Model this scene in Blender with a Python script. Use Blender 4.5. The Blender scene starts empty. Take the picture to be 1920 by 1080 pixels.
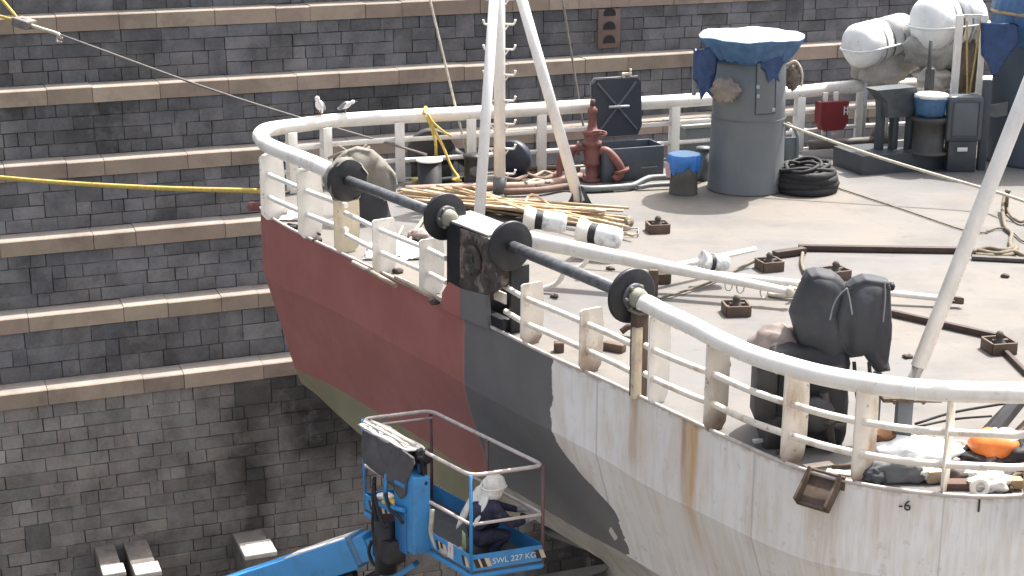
import bpy, bmesh, math, random
from mathutils import Vector, Matrix, noise
random.seed(7)
V=Vector; PI=math.pi; rad=math.radians
scene=bpy.context.scene; COL=scene.collection
# ---------------------------------------------------------------- survey: camera and back-projection on levels
F=3000.; H=6.; YH=-340.; PT=math.atan((540-YH)/F); CP=math.cos(PT); SP=math.sin(PT)
def ray(px,py):
    a=(px-960)/F; b=(py-540)/F
    return V((a,CP-b*SP,-SP-b*CP))
def P(px,py,z=0.):
    d=ray(px,py); return V((0,0,H))+d*((z-H)/d.z)
def PY(px,py,y):
    d=ray(px,py); return V((0,0,H))+d*(y/d.y)
def Z(x,y,py):
    b=(py-540)/F
    return H+(b*y*CP+y*SP)/(b*SP-CP)
def proj(q):
    zz=q[2]-H; zc=q[1]*CP-zz*SP; yc=-zz*CP-q[1]*SP
    return 960+F*q[0]/zc,540+F*yc/zc,zc
def mpp(px,py,z=0.): return proj(P(px,py,z))[2]/F      # metres per photo pixel there
# ---------------------------------------------------------------- materials
MATS={}
def nodes(m):
    m.use_nodes=True; nt=m.node_tree; return nt,nt.nodes,nt.links
def M(name,col,rough=.6,var=.18,scale=3.,metal=0.,bump=.0,dirt=None,dirt_amt=.0,dirt_scale=1.5,fine=25.,attr=None,streak=0.,coat=0.,foot_rust=False,chips=None):
    if name in MATS: return MATS[name]
    m=bpy.data.materials.new(name); nt,N,L=nodes(m); b=N['Principled BSDF']
    geo=N.new('ShaderNodeNewGeometry'); 
    n1=N.new('ShaderNodeTexNoise'); n1.inputs['Scale'].default_value=scale; n1.inputs['Detail'].default_value=6
    L.new(geo.outputs['Position'],n1.inputs['Vector'])
    n2=N.new('ShaderNodeTexNoise'); n2.inputs['Scale'].default_value=fine; n2.inputs['Detail'].default_value=3
    L.new(geo.outputs['Position'],n2.inputs['Vector'])
    ad=N.new('ShaderNodeMath'); ad.operation='MULTIPLY_ADD'; ad.inputs[1].default_value=.35
    L.new(n2.outputs[0],ad.inputs[0]); L.new(n1.outputs[0],ad.inputs[2])
    mr=N.new('ShaderNodeMapRange'); mr.inputs[1].default_value=.4; mr.inputs[2].default_value=.95
    mr.inputs[3].default_value=1-var; mr.inputs[4].default_value=1+var; L.new(ad.outputs[0],mr.inputs[0])
    base=N.new('ShaderNodeMix'); base.data_type='RGBA'; base.blend_type='MULTIPLY'; base.inputs[0].default_value=1
    base.inputs[6].default_value=(*col,1)
    if attr:
        at=N.new('ShaderNodeVertexColor'); at.layer_name=attr; L.new(at.outputs[0],base.inputs[6])
    cb=N.new('ShaderNodeCombineColor')
    for i in range(3): L.new(mr.outputs[0],cb.inputs[i])
    L.new(cb.outputs[0],base.inputs[7]); out=base.outputs[2]
    if dirt:
        n3=N.new('ShaderNodeTexNoise'); n3.inputs['Scale'].default_value=dirt_scale; n3.inputs['Detail'].default_value=8; n3.inputs['Roughness'].default_value=.65
        mp=N.new('ShaderNodeMapping'); mp.inputs['Scale'].default_value=(1,1,1-streak); mp.inputs['Location'].default_value=(3.1,7.7,1.3)
        L.new(geo.outputs['Position'],mp.inputs[0]); L.new(mp.outputs[0],n3.inputs['Vector'])
        r=N.new('ShaderNodeMapRange'); r.inputs[1].default_value=.52; r.inputs[2].default_value=.72; r.inputs[3].default_value=0; r.inputs[4].default_value=dirt_amt
        L.new(n3.outputs[0],r.inputs[0])
        mx=N.new('ShaderNodeMix'); mx.data_type='RGBA'; L.new(r.outputs[0],mx.inputs[0]); L.new(out,mx.inputs[6]); mx.inputs[7].default_value=(*dirt,1); out=mx.outputs[2]
    if chips:
        n4=N.new('ShaderNodeTexNoise'); n4.inputs['Scale'].default_value=11; n4.inputs['Detail'].default_value=7; n4.inputs['Roughness'].default_value=.7; L.new(geo.outputs['Position'],n4.inputs['Vector'])
        r4=N.new('ShaderNodeMapRange'); r4.inputs[1].default_value=.63; r4.inputs[2].default_value=.66; r4.inputs[3].default_value=0; r4.inputs[4].default_value=.75; L.new(n4.outputs[0],r4.inputs[0])
        m4=N.new('ShaderNodeMix'); m4.data_type='RGBA'; L.new(r4.outputs[0],m4.inputs[0]); L.new(out,m4.inputs[6]); m4.inputs[7].default_value=(*chips,1); out=m4.outputs[2]
    if foot_rust:
        sx=N.new('ShaderNodeSeparateXYZ'); L.new(geo.outputs['Position'],sx.inputs[0]); a1=N.new('ShaderNodeMath'); a1.operation='MULTIPLY_ADD'; a1.inputs[1].default_value=-.45; L.new(n1.outputs[0],a1.inputs[0]); L.new(sx.outputs[2],a1.inputs[2])
        r2=N.new('ShaderNodeMapRange'); r2.inputs[1].default_value=-.20; r2.inputs[2].default_value=.0; r2.inputs[3].default_value=.85; r2.inputs[4].default_value=0; L.new(a1.outputs[0],r2.inputs[0])
        m3=N.new('ShaderNodeMix'); m3.data_type='RGBA'; L.new(r2.outputs[0],m3.inputs[0]); L.new(out,m3.inputs[6]); m3.inputs[7].default_value=(.20,.13,.085,1); out=m3.outputs[2]
    L.new(out,b.inputs['Base Color']); b.inputs['Roughness'].default_value=rough; b.inputs['Metallic'].default_value=metal
    if coat: b.inputs['Coat Weight'].default_value=coat
    if bump:
        bp=N.new('ShaderNodeBump'); bp.inputs['Strength'].default_value=bump; bp.inputs['Distance'].default_value=.03
        L.new(ad.outputs[0],bp.inputs['Height']); L.new(bp.outputs[0],b.inputs['Normal'])
    MATS[name]=m; return m
white=M('white_paint',(.80,.775,.72),.5,.07,2.5,chips=(.36,.31,.25),dirt=(.50,.42,.32),dirt_amt=.5,dirt_scale=3.5,streak=.6)
white_rusty=M('white_paint_rusty',(.74,.69,.61),.55,.10,3,chips=(.25,.16,.10),dirt=(.36,.23,.13),dirt_amt=.8,dirt_scale=4.,streak=.6,foot_rust=True)
cream=M('cream_paint',(.62,.54,.40),.55,.12,4,chips=(.2,.09,.06),dirt=(.25,.10,.07),dirt_amt=.8,dirt_scale=3,streak=.4)
white_clean=M('white_gelcoat',(.80,.82,.81),.4,.06,2,dirt=(.55,.53,.48),dirt_amt=.5,dirt_scale=3,chips=(.5,.5,.5))
def deck_material():
    m=bpy.data.materials.new('deck_paint'); nt,N,L=nodes(m); b=N['Principled BSDF']; b.inputs['Roughness'].default_value=.8
    geo=N.new('ShaderNodeNewGeometry')
    def ns(scale,detail=6,rough=.6,sc=(1,1,1),rot=0.):
        mp=N.new('ShaderNodeMapping'); mp.inputs['Scale'].default_value=sc; mp.inputs['Rotation'].default_value=(0,0,rot); L.new(geo.outputs['Position'],mp.inputs[0])
        n=N.new('ShaderNodeTexNoise'); n.inputs['Scale'].default_value=scale; n.inputs['Detail'].default_value=detail; n.inputs['Roughness'].default_value=rough; L.new(mp.outputs[0],n.inputs['Vector']); return n.outputs[0]
    def step(x,lo,hi,a=0.,c=1.):
        n=N.new('ShaderNodeMapRange'); n.inputs[1].default_value=lo; n.inputs[2].default_value=hi; n.inputs[3].default_value=a; n.inputs[4].default_value=c; L.new(x,n.inputs[0]); return n.outputs[0]
    def mix(f,a,c):
        n=N.new('ShaderNodeMix'); n.data_type='RGBA'; L.new(f,n.inputs[0])
        for k,x in ((6,a),(7,c)):
            if isinstance(x,tuple): n.inputs[k].default_value=(*x,1)
            else: L.new(x,n.inputs[k])
        return n.outputs[2]
    c=mix(step(ns(.22,3),.42,.60),(.140,.136,.133),(.172,.153,.132))
    c=mix(step(ns(.8,8,.65),.48,.70,0,.65),c,(.090,.086,.083))
    c=mix(step(ns(1.6,8,.7,(.35,1.6,1),.33),.52,.72,0,.55),c,(.195,.180,.164))
    c=mix(step(ns(4.5,8,.7),.58,.72,0,.55),c,(.085,.077,.071))
    c=mix(step(ns(2.3,9,.75),.64,.70,0,.45),c,(.13,.095,.075))
    # weld seams between plates
    for rot,sp_ in ((.333,1.0/2.4),(.333+PI/2,1.0/1.7)):
        mp=N.new('ShaderNodeMapping'); mp.vector_type='POINT'; mp.inputs['Rotation'].default_value=(0,0,-rot); L.new(geo.outputs['Position'],mp.inputs[0])
        sx=N.new('ShaderNodeSeparateXYZ'); L.new(mp.outputs[0],sx.inputs[0])
        a=N.new('ShaderNodeMath'); a.operation='MULTIPLY'; a.inputs[1].default_value=sp_; L.new(sx.outputs[0],a.inputs[0])
        f=N.new('ShaderNodeMath'); f.operation='FRACT'; L.new(a.outputs[0],f.inputs[0])
        g=N.new('ShaderNodeMath'); g.operation='SUBTRACT'; g.inputs[1].default_value=.5; L.new(f.outputs[0],g.inputs[0])
        h=N.new('ShaderNodeMath'); h.operation='ABSOLUTE'; L.new(g.outputs[0],h.inputs[0])
        c=mix(step(h.outputs[0],.002,.008,.28,0.),c,(.115,.105,.098))
    L.new(c,b.inputs['Base Color'])
    bp=N.new('ShaderNodeBump'); bp.inputs['Strength'].default_value=.12; bp.inputs['Distance'].default_value=.03; L.new(ns(3.,8,.7),bp.inputs['Height']); L.new(bp.outputs[0],b.inputs['Normal'])
    return m
deckm=deck_material()
greyp=M('grey_paint',(.14,.155,.162),.5,.10,1.6,dirt=(.07,.09,.10),dirt_amt=.5,dirt_scale=2.2,streak=.5)
greyd=M('dark_grey_paint',(.045,.055,.065),.5,.15,3,dirt=(.10,.09,.08),dirt_amt=.4)
black=M('black_steel',(.014,.015,.019),.45,.3,5,dirt=(.09,.08,.075),dirt_amt=.22,dirt_scale=5)
rodm=M('worn_steel_rod',(.12,.125,.135),.5,.5,9,metal=.2,dirt=(.02,.02,.024),dirt_amt=.85,dirt_scale=8)
brown=M('rust_steel',(.11,.075,.055),.75,.3,6,dirt=(.045,.035,.03),dirt_amt=.7,dirt_scale=6,bump=.2)
rust=M('orange_rust',(.22,.11,.05),.85,.3,6,dirt=(.08,.05,.035),dirt_amt=.7,dirt_scale=5,bump=.2)
redp=M('red_oxide_paint',(.19,.075,.065),.55,.2,5,dirt=(.10,.05,.045),dirt_amt=.5,dirt_scale=5)
redb=M('red_enamel',(.20,.025,.03),.5,.1,4)
bamboo=M('bamboo',(.50,.37,.22),.6,.25,8)
timber=M('timber',(.40,.31,.22),.75,.25,7,dirt=(.2,.14,.09),dirt_amt=.5)
yellow=M('yellow_rope',(.56,.41,.10),.75,.25,14)
ropew=M('pale_rope',(.52,.48,.40),.8,.25,14)
ropeb=M('brown_rope',(.17,.14,.10),.85,.3,12)
ropek=M('black_rope',(.018,.018,.02),.75,.4,14,bump=.4)
ropeg=M('grey_wire',(.17,.15,.14),.6,.2,8)
bluet=M('blue_tarpaulin',(.05,.125,.25),.5,.3,3,dirt=(.10,.22,.36),dirt_amt=.5,dirt_scale=5,bump=.5,fine=12)
bluetop=M('pale_blue_sheet',(.58,.74,.80),.45,.12,3,bump=.3)
canvas=M('weathered_canvas',(.22,.205,.175),.85,.25,3,dirt=(.17,.17,.17),dirt_amt=.8,dirt_scale=2.6,bump=.5,fine=9)
ragm=M('brown_rag',(.23,.20,.17),.9,.3,6,bump=.5)
cover=M('black_canvas',(.036,.039,.046),.7,.2,2,dirt=(.075,.08,.085),dirt_amt=.5,dirt_scale=2,bump=.25,fine=14)
coverb=M('brown_canvas',(.20,.165,.15),.85,.25,3,bump=.5,fine=8)
greycl=M('grey_cloth',(.085,.083,.09),.8,.2,3,bump=.4,fine=8)
whitecl=M('white_cloth',(.78,.77,.74),.85,.1,4,bump=.4,fine=8)
sheet=M('white_plastic_sheet',(.78,.80,.80),.4,.1,4,bump=.4,fine=8)
sack=M('grey_sack',(.14,.145,.155),.8,.3,5,bump=.5,fine=9)
orange=M('orange_plastic',(.72,.20,.04),.5,.15,4)
bluel=M('lift_blue_paint',(.05,.26,.56),.42,.1,3,dirt=(.05,.10,.16),dirt_amt=.5,dirt_scale=4)
liftrail=M('galvanised_rail',(.56,.49,.46),.4,.2,6,dirt=(.25,.17,.15),dirt_amt=.6,dirt_scale=7)
rubber=M('black_rubber',(.015,.015,.017),.6,.2,6)
navy=M('navy_cotton',(.022,.024,.05),.85,.3,6,bump=.4,fine=12,dirt=(.16,.16,.2),dirt_amt=.45,dirt_scale=9)
skinm=M('skin',(.17,.085,.05),.55,.1,10)
glove=M('work_glove',(.36,.36,.36),.85,.2,12)
bird_w=M('white_feathers',(.75,.75,.76),.8,.08,15)
bird_g=M('grey_feathers',(.22,.23,.25),.8,.15,15)
silver=M('silver_foil',(.60,.62,.63),.35,.3,14,metal=.3,bump=.7,fine=14)
concrete=M('sunlit_cap_concrete',(.46,.44,.41),.85,.2,5,bump=.2)
pierm=M('weathered_pier_stone',(.17,.15,.135),.9,.25,3,dirt=(.05,.05,.055),dirt_amt=.8,dirt_scale=2,bump=.3)
ink=M('black_marking',(.03,.025,.02),.6,.2,8)
inkw=M('white_marking',(.7,.7,.68),.6,.1,8)
pink=M('pink_plastic',(.62,.42,.42),.6,.1,8)
yellowcl=M('yellow_cloth',(.62,.45,.04),.8,.2,6,bump=.4)
greencl=M('yellow_green_cloth',(.45,.52,.26),.8,.2,6)
# ---------------------------------------------------------------- mesh helpers
def frame(d):
    d=d.normalized(); up=V((0,0,1)) if abs(d.z)<.95 else V((1,0,0))
    x=up.cross(d).normalized(); return x,d.cross(x).normalized(),d
def smooth_path(pts,n=6,closed=False):
    pts=[V(p) for p in pts]; out=[]; k=len(pts)
    if k<3 and not closed: return pts
    for i in range(k if closed else k-1):
        p1=pts[i]; p2=pts[(i+1)%k]
        p0=pts[i-1] if (i>0 or closed) else p1*2-p2
        p3=pts[(i+2)%k] if (i+2<k or closed) else p2*2-p1
        for j in range(n):
            t=j/n
            out.append(.5*((2*p1)+(p2-p0)*t+(2*p0-5*p1+4*p2-p3)*t*t+(3*p1-p0-3*p2+p3)*t**3))
    if not closed: out.append(pts[-1])
    return out
class MB:
    def __init__(s): s.bm=bmesh.new(); s.flat=set()
    def ring(s,c,x,y,rx,ry,n): return [s.bm.verts.new(c+x*rx*math.cos(2*PI*i/n)+y*ry*math.sin(2*PI*i/n)) for i in range(n)]
    def skinr(s,a,b):
        n=len(a)
        for i in range(n):
            try: s.bm.faces.new((a[i],a[(i+1)%n],b[(i+1)%n],b[i]))
            except ValueError: pass
    def cap(s,r,flip=False):
        f=s.bm.faces.new(r[::-1] if flip else r); s.flat.add(f); return s
    def cyl(s,p0,p1,r0,r1=None,n=16,caps=True):
        p0,p1=V(p0),V(p1); r1=r0 if r1 is None else r1; x,y,d=frame(p1-p0)
        a=s.ring(p0,x,y,r0,r0,n); b=s.ring(p1,x,y,r1,r1,n); s.skinr(a,b)
        if caps: s.cap(a,True); s.cap(b)
        return s
    def tube(s,pts,r,n=8,smooth=5,closed=False,rfun=None):
        pts=smooth_path(pts,smooth,closed) if smooth else [V(p) for p in pts]
        prev=None; rings=[]; k=len(pts); X=None
        for i,p in enumerate(pts):
            a=pts[i-1] if (i>0 or closed) else p; b=pts[(i+1)%k] if (i<k-1 or closed) else p
            d=(b-a).normalized() if (b-a).length>1e-9 else V((0,0,1))
            if X is None: X,Y,_=frame(d)
            else:
                X=(X-d*X.dot(d)); X=X.normalized() if X.length>1e-6 else frame(d)[0]
                Y=d.cross(X).normalized()
            rr=r if rfun is None else r*rfun(i/(k-1))
            rings.append(s.ring(p,X,Y,rr,rr,n))
        for i in range(len(rings)-1): s.skinr(rings[i],rings[i+1])
        if closed: s.skinr(rings[-1],rings[0])
        else: s.cap(rings[0],True); s.cap(rings[-1])
        return s
    def lathe(s,c,prof,axis=(0,0,1),n=24,capped=True,sq=None,wob=None):
        c=V(c); x,y,d=frame(V(axis)); rs=[]
        for r,h in prof:
            r_=max(r,1e-4)
            ring=s.ring(c+d*h,x,y,r_,r_,n)
            if wob:
                for i,v in enumerate(ring):
                    q=v.co-c; f=wob(i/n*2*PI,h); v.co=c+d*h+(q-d*q.dot(d))*f[0]+d*f[1]
            rs.append(ring)
        for i in range(len(rs)-1): s.skinr(rs[i],rs[i+1])
        if capped: s.cap(rs[0],True); s.cap(rs[-1])
        return s
    def box(s,c,size,ax=None,bev=0.,taper=1.):
        c=V(c); ax=ax or (V((1,0,0)),V((0,1,0)),V((0,0,1)))
        hx,hy,hz=[q/2 for q in size]; vs=[]
        for sz in (-1,1):
            t=taper if sz>0 else 1.
            for sx,sy in ((-1,-1),(1,-1),(1,1),(-1,1)): vs.append(s.bm.verts.new(c+ax[0]*hx*sx*t+ax[1]*hy*sy*t+ax[2]*hz*sz))
        fs=[]
        for q in ((3,2,1,0),(4,5,6,7),(0,1,5,4),(1,2,6,5),(2,3,7,6),(3,0,4,7)): fs.append(s.bm.faces.new([vs[i] for i in q]))
        s.flat.update(fs)
        if bev:
            es=list({e for f in fs for e in f.edges})
            r=bmesh.ops.bevel(s.bm,geom=es,offset=bev,segments=2,affect='EDGES',profile=.5)
            s.flat={f for f in s.flat if f.is_valid}; s.flat.update(r['faces'])
        return s
    def beam(s,p0,p1,w,h,up=(0,0,1),bev=0.):
        p0,p1=V(p0),V(p1); d=(p1-p0); l=d.length; d.normalize(); x=d.cross(V(up)).normalized(); z=x.cross(d).normalized()
        return s.box((p0+p1)/2,(l,w,h),(d,x*-1 if False else x,z),bev)
    def prism(s,poly,o,ax,t):
        # polygon in plane ax[0],ax[1], extruded t along ax[2], centred
        o=V(o); a=[s.bm.verts.new(o+ax[0]*p[0]+ax[1]*p[1]-ax[2]*t/2) for p in poly]; b=[s.bm.verts.new(o+ax[0]*p[0]+ax[1]*p[1]+ax[2]*t/2) for p in poly]
        f=[s.bm.faces.new(a[::-1]),s.bm.faces.new(b)]
        n=len(a)
        for i in range(n): f.append(s.bm.faces.new((a[i],a[(i+1)%n],b[(i+1)%n],b[i])))
        s.flat.update(f); return s
    def blob(s,c,rx,ry,rz,pw=1.,amp=.08,freq=2.,seed=0,nu=28,nv=18,fold=0.,nf=9,ax=None,flatten=None):
        c=V(c); ax=ax or (V((1,0,0)),V((0,1,0)),V((0,0,1)))
        sg=lambda a,p: math.copysign(abs(a)**p,a); rows=[]
        for j in range(1,nv):
            th=PI*j/nv; row=[]
            for i in range(nu):
                ph=2*PI*i/nu
                q=V((sg(math.sin(th),pw)*sg(math.cos(ph),pw),sg(math.sin(th),pw)*sg(math.sin(ph),pw),sg(math.cos(th),pw)))
                f=1+amp*noise.fractal(q*freq+V((seed*3.7,seed,1.1)),1.,2.,3)*1.6
                if fold: f*=1+fold*math.sin(nf*ph+3*noise.noise(q*1.5+V((seed,0,0)))) *(math.sin(th)**2)*(.4+.6*(j/nv))
                q=q*f
                if flatten is not None and q.z<flatten: q.z=flatten+(q.z-flatten)*.1
                row.append(s.bm.verts.new(c+ax[0]*q.x*rx+ax[1]*q.y*ry+ax[2]*q.z*rz))
            rows.append(row)
        for j in range(len(rows)-1): s.skinr(rows[j+1],rows[j])
        s.bm.faces.new(rows[0]); s.bm.faces.new(rows[-1][::-1]); return s
    def pillow(s,poly,o,ax,t,k=.12,amp=.03,freq=3.,seed=0,cuts=3,sharp=.5):
        o=V(o); bm=bmesh.new(); vs=[bm.verts.new((p[0],p[1],0)) for p in poly]; bm.faces.new(vs)
        bmesh.ops.triangulate(bm,faces=bm.faces[:])
        for _ in range(cuts):
            bmesh.ops.subdivide_edges(bm,edges=bm.edges[:],cuts=1,use_grid_fill=True); bmesh.ops.triangulate(bm,faces=bm.faces[:])
        n=len(poly)
        def dist(p):
            m=1e9
            for i in range(n):
                a=V((*poly[i],0)); b=V((*poly[(i+1)%n],0)); ab=b-a; tt=max(0,min(1,(p-a).dot(ab)/ab.dot(ab))); m=min(m,(p-a-ab*tt).length)
            return m
        rg=random.Random(seed*7+3); xs_=[p[0] for p in poly]; ys_=[p[1] for p in poly]; sz=.22*max(max(xs_)-min(xs_),max(ys_)-min(ys_)); creases=[]
        for _ in range(6):
            an=rg.uniform(-.6,.6) if rg.random()<.65 else rg.uniform(0,PI); creases.append((rg.uniform(min(xs_),max(xs_)),rg.uniform(min(ys_),max(ys_)),math.cos(an),math.sin(an)))
        bm.verts.ensure_lookup_table(); fr=[];bk=[]
        for v in bm.verts:
            d=dist(v.co); w=(1-math.exp(-d/k))**sharp if d>1e-5 else 0
            nz=noise.fractal(V((v.co.x*freq,v.co.y*freq*.6,seed)),1.,2.,3)
            rdg=abs(noise.noise(V((v.co.x*freq*1.3,v.co.y*freq*.5,seed+9))))
            cr=sum(min(abs((v.co.x-px_)*dx_+(v.co.y-py_)*dy_)/sz,1.) for px_,py_,dx_,dy_ in creases)/len(creases)
            h=w*(t/2)+(amp*.35*nz-amp*.8*(1-rdg)**8-amp*2.6*cr+amp*1.2)*(1 if d>1e-5 else 0)*min(1,d/.06)
            base=o+ax[0]*v.co.x+ax[1]*v.co.y
            if d<1e-5:
                q=s.bm.verts.new(base); fr.append(q); bk.append(q)
            else:
                fr.append(s.bm.verts.new(base+ax[2]*h)); bk.append(s.bm.verts.new(base-ax[2]*h))
        for f in bm.faces:
            ii=[v.index for v in f.verts]
            for arr,rev in ((fr,False),(bk,True)):
                q=[arr[i] for i in ii]
                if rev: q=q[::-1]
                try: s.bm.faces.new(q)
                except ValueError: pass
        bm.free(); return s
    def build(s,name,mat,parent=None,base=None,smooth=True,auto=True):
        bm=s.bm; bm.normal_update()
        bmesh.ops.recalc_face_normals(bm,faces=bm.faces[:])
        for f in bm.faces: f.smooth=smooth and f not in s.flat
        if base is None:
            if parent is not None: base=wloc(parent)
            else:
                xs=[v.co.x for v in bm.verts]; ys=[v.co.y for v in bm.verts]; zs=[v.co.z for v in bm.verts]
                base=V(((min(xs)+max(xs))/2,(min(ys)+max(ys))/2,min(zs)))
        me=bpy.data.meshes.new(name); 
        for v in bm.verts: v.co-=base
        bm.to_mesh(me); bm.free()
        ms=mat if isinstance(mat,(list,tuple)) else [mat]
        for m in ms: me.materials.append(m)
        o=bpy.data.objects.new(name,me); COL.objects.link(o)
        if parent is not None: o.parent=parent; o.location=base-wloc(parent)
        else: o.location=base
        return o
def wloc(o):
    l=o.location.copy()
    while o.parent: o=o.parent; l+=o.location
    return l
def tag(o,label=None,cat=None,group=None,kind=None):
    if label: o['label']=label
    if cat: o['category']=cat
    if group: o['group']=group
    if kind: o['kind']=kind
    return o
def thing(name,label,cat,loc,group=None):
    o=bpy.data.objects.new(name,None); COL.objects.link(o); o.location=V(loc); o.empty_display_size=.2
    return tag(o,label,cat,group)
def copy_tree(o,parent=None):
    c=o.copy(); COL.objects.link(c); c.parent=parent
    for ch in list(o.children): copy_tree(ch,c)
    return c
X3=V((1,0,0)); Y3=V((0,1,0)); Z3=V((0,0,1))
U=V((.945,.327,0)); W=V((-.327,.945,0))              # ship fore-and-aft and athwart
def text_mesh(name,body,size,o,ax,mat,parent,ext=.004):
    cu=bpy.data.curves.new(name,'FONT'); cu.body=body; cu.size=size; cu.extrude=ext; cu.align_x='CENTER'; cu.align_y='CENTER'
    t=bpy.data.objects.new(name,cu); COL.objects.link(t)
    dg=bpy.context.evaluated_depsgraph_get(); me=bpy.data.meshes.new_from_object(t.evaluated_get(dg))
    bpy.data.objects.remove(t); me.materials.append(mat)
    ob=bpy.data.objects.new(name,me); COL.objects.link(ob)
    mt=Matrix((ax[0],ax[1],ax[2])).transposed().to_4x4(); me.transform(mt)
    ob.parent=parent; ob.location=V(o)-wloc(parent); return ob
exec_parts=[]
# ================================================================ SETTING
FLOOR=-12.6
def sheet_grid(name,xs,ys,z,mat):
    bm=bmesh.new(); g=[[bm.verts.new((x,y,z)) for x in xs] for y in ys]
    for j in range(len(ys)-1):
        for i in range(len(xs)-1): bm.faces.new((g[j][i],g[j][i+1],g[j+1][i+1],g[j+1][i]))
    me=bpy.data.meshes.new(name); bm.to_mesh(me); bm.free(); me.materials.append(mat)
    o=bpy.data.objects.new(name,me); COL.objects.link(o); return tag(o,kind='structure')
floor_m=M('dock_floor_concrete',(.075,.072,.068),.9,.3,1.2,dirt=(.05,.05,.05),dirt_amt=.8,dirt_scale=.7,bump=.4)
gf=sheet_grid('dock_floor',[-600,-60,-20,0,20,60,600],[-600,-20,0,20,60,600],FLOOR,floor_m)
# --- dock wall: stepped masonry altars, block by block
WD=V((.933,.36,0)).normalized(); WN=V((WD.y,-WD.x,0))          # along the wall / towards the ship
TREAD=.64
def wallD(k): return V((0,37.0,0))-WN*(TREAD*k)
def on_wall(px,py,k):
    d=ray(px,py); o=wallD(k)-V((0,0,H)); return V((0,0,H))+d*(o.dot(WN)/d.dot(WN))
TOPS=[on_wall(300,704,0).z,on_wall(300,567,1).z,on_wall(300,427,2).z,on_wall(300,291,3).z,on_wall(300,155,4).z,on_wall(300,22,5).z]
print('tops',[round(t,2) for t in TOPS],'floor check',on_wall(100,1080,0).z)
TOPS.append(TOPS[-1]+1.75); qz0=TOPS[-1]
stone=M('dark_dock_stone',(.1,.1,.1),.88,.42,1.7,bump=.5,fine=14,attr='block',dirt=(.27,.265,.26),dirt_amt=.45,dirt_scale=1.6)
coping=M('sandstone_coping',(.3,.2,.14),.85,.16,1.4,bump=.2,fine=14,attr='block',dirt=(.16,.12,.10),dirt_amt=.6,dirt_scale=1.1)
UMIN,UMAX=-19.,24.
wall=thing('dock_wall','tall stepped dry dock wall of dark stone blocks with sandstone ledges','wall',(0,37,FLOOR))
def block(bm,lay,o,u0,u1,z0,z1,dep,col,proud,j=0.,tier=None):
    # front face with chamfered rim
    g=.007; c=.007; a=[(u0+g,z0+g),(u1-g,z0+g),(u1-g,z1-g),(u0+g,z1-g)]
    q=lambda u,z,d: o+WD*u+V((0,0,z))+WN*d
    jit=lambda: random.uniform(-j,j)
    aj=[(x+jit(),y+jit()) for x,y in a]
    cu=sum(x for x,y in aj)/4; cz=sum(y for x,y in aj)/4
    f=[bm.verts.new(q(x+(c if x<cu else -c),y+(c if y<cz else -c),proud)) for x,y in aj]
    m=[bm.verts.new(q(x,y,proud-c)) for x,y in aj]; b=[bm.verts.new(q(x,y,-dep)) for x,y in aj]
    fs=[bm.faces.new(f)]
    for i in range(4):
        k=(i+1)%4; fs.append(bm.faces.new((m[i],m[k],f[k],f[i]))); fs.append(bm.faces.new((b[i],b[k],m[k],m[i])))
    for fa in fs:
        for l in fa.loops: l[lay]=(*col,1)
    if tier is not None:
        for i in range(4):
            sf=stain_shade(f[i].co,tier)
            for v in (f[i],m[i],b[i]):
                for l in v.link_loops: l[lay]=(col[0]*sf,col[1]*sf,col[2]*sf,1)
# stains and darker strips on the stone, plus hull shade painted in below
STAINS_SHADE=[(420,500,700,1010,.34),(500,690,690,860,.5),(500,580,690,800,.6),(640,690,760,900,.6),(560,720,740,900,.62),(1040,1200,1000,1090,.45),(0,260,190,285,.62),(440,560,60,130,.6),(1120,1300,1040,1090,.5),
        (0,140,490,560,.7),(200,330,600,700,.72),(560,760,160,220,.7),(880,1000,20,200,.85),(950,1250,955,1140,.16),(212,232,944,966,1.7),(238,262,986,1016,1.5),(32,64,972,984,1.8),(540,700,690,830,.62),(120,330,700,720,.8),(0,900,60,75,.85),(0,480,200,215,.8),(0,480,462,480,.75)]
def stain_shade(p,k):
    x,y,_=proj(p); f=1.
    for x0,x1,y0,y1,a in STAINS_SHADE:
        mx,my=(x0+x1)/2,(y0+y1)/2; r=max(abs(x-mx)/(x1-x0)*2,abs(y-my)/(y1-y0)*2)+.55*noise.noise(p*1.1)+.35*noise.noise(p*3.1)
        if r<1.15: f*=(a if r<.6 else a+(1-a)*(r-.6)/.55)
    return f
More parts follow.
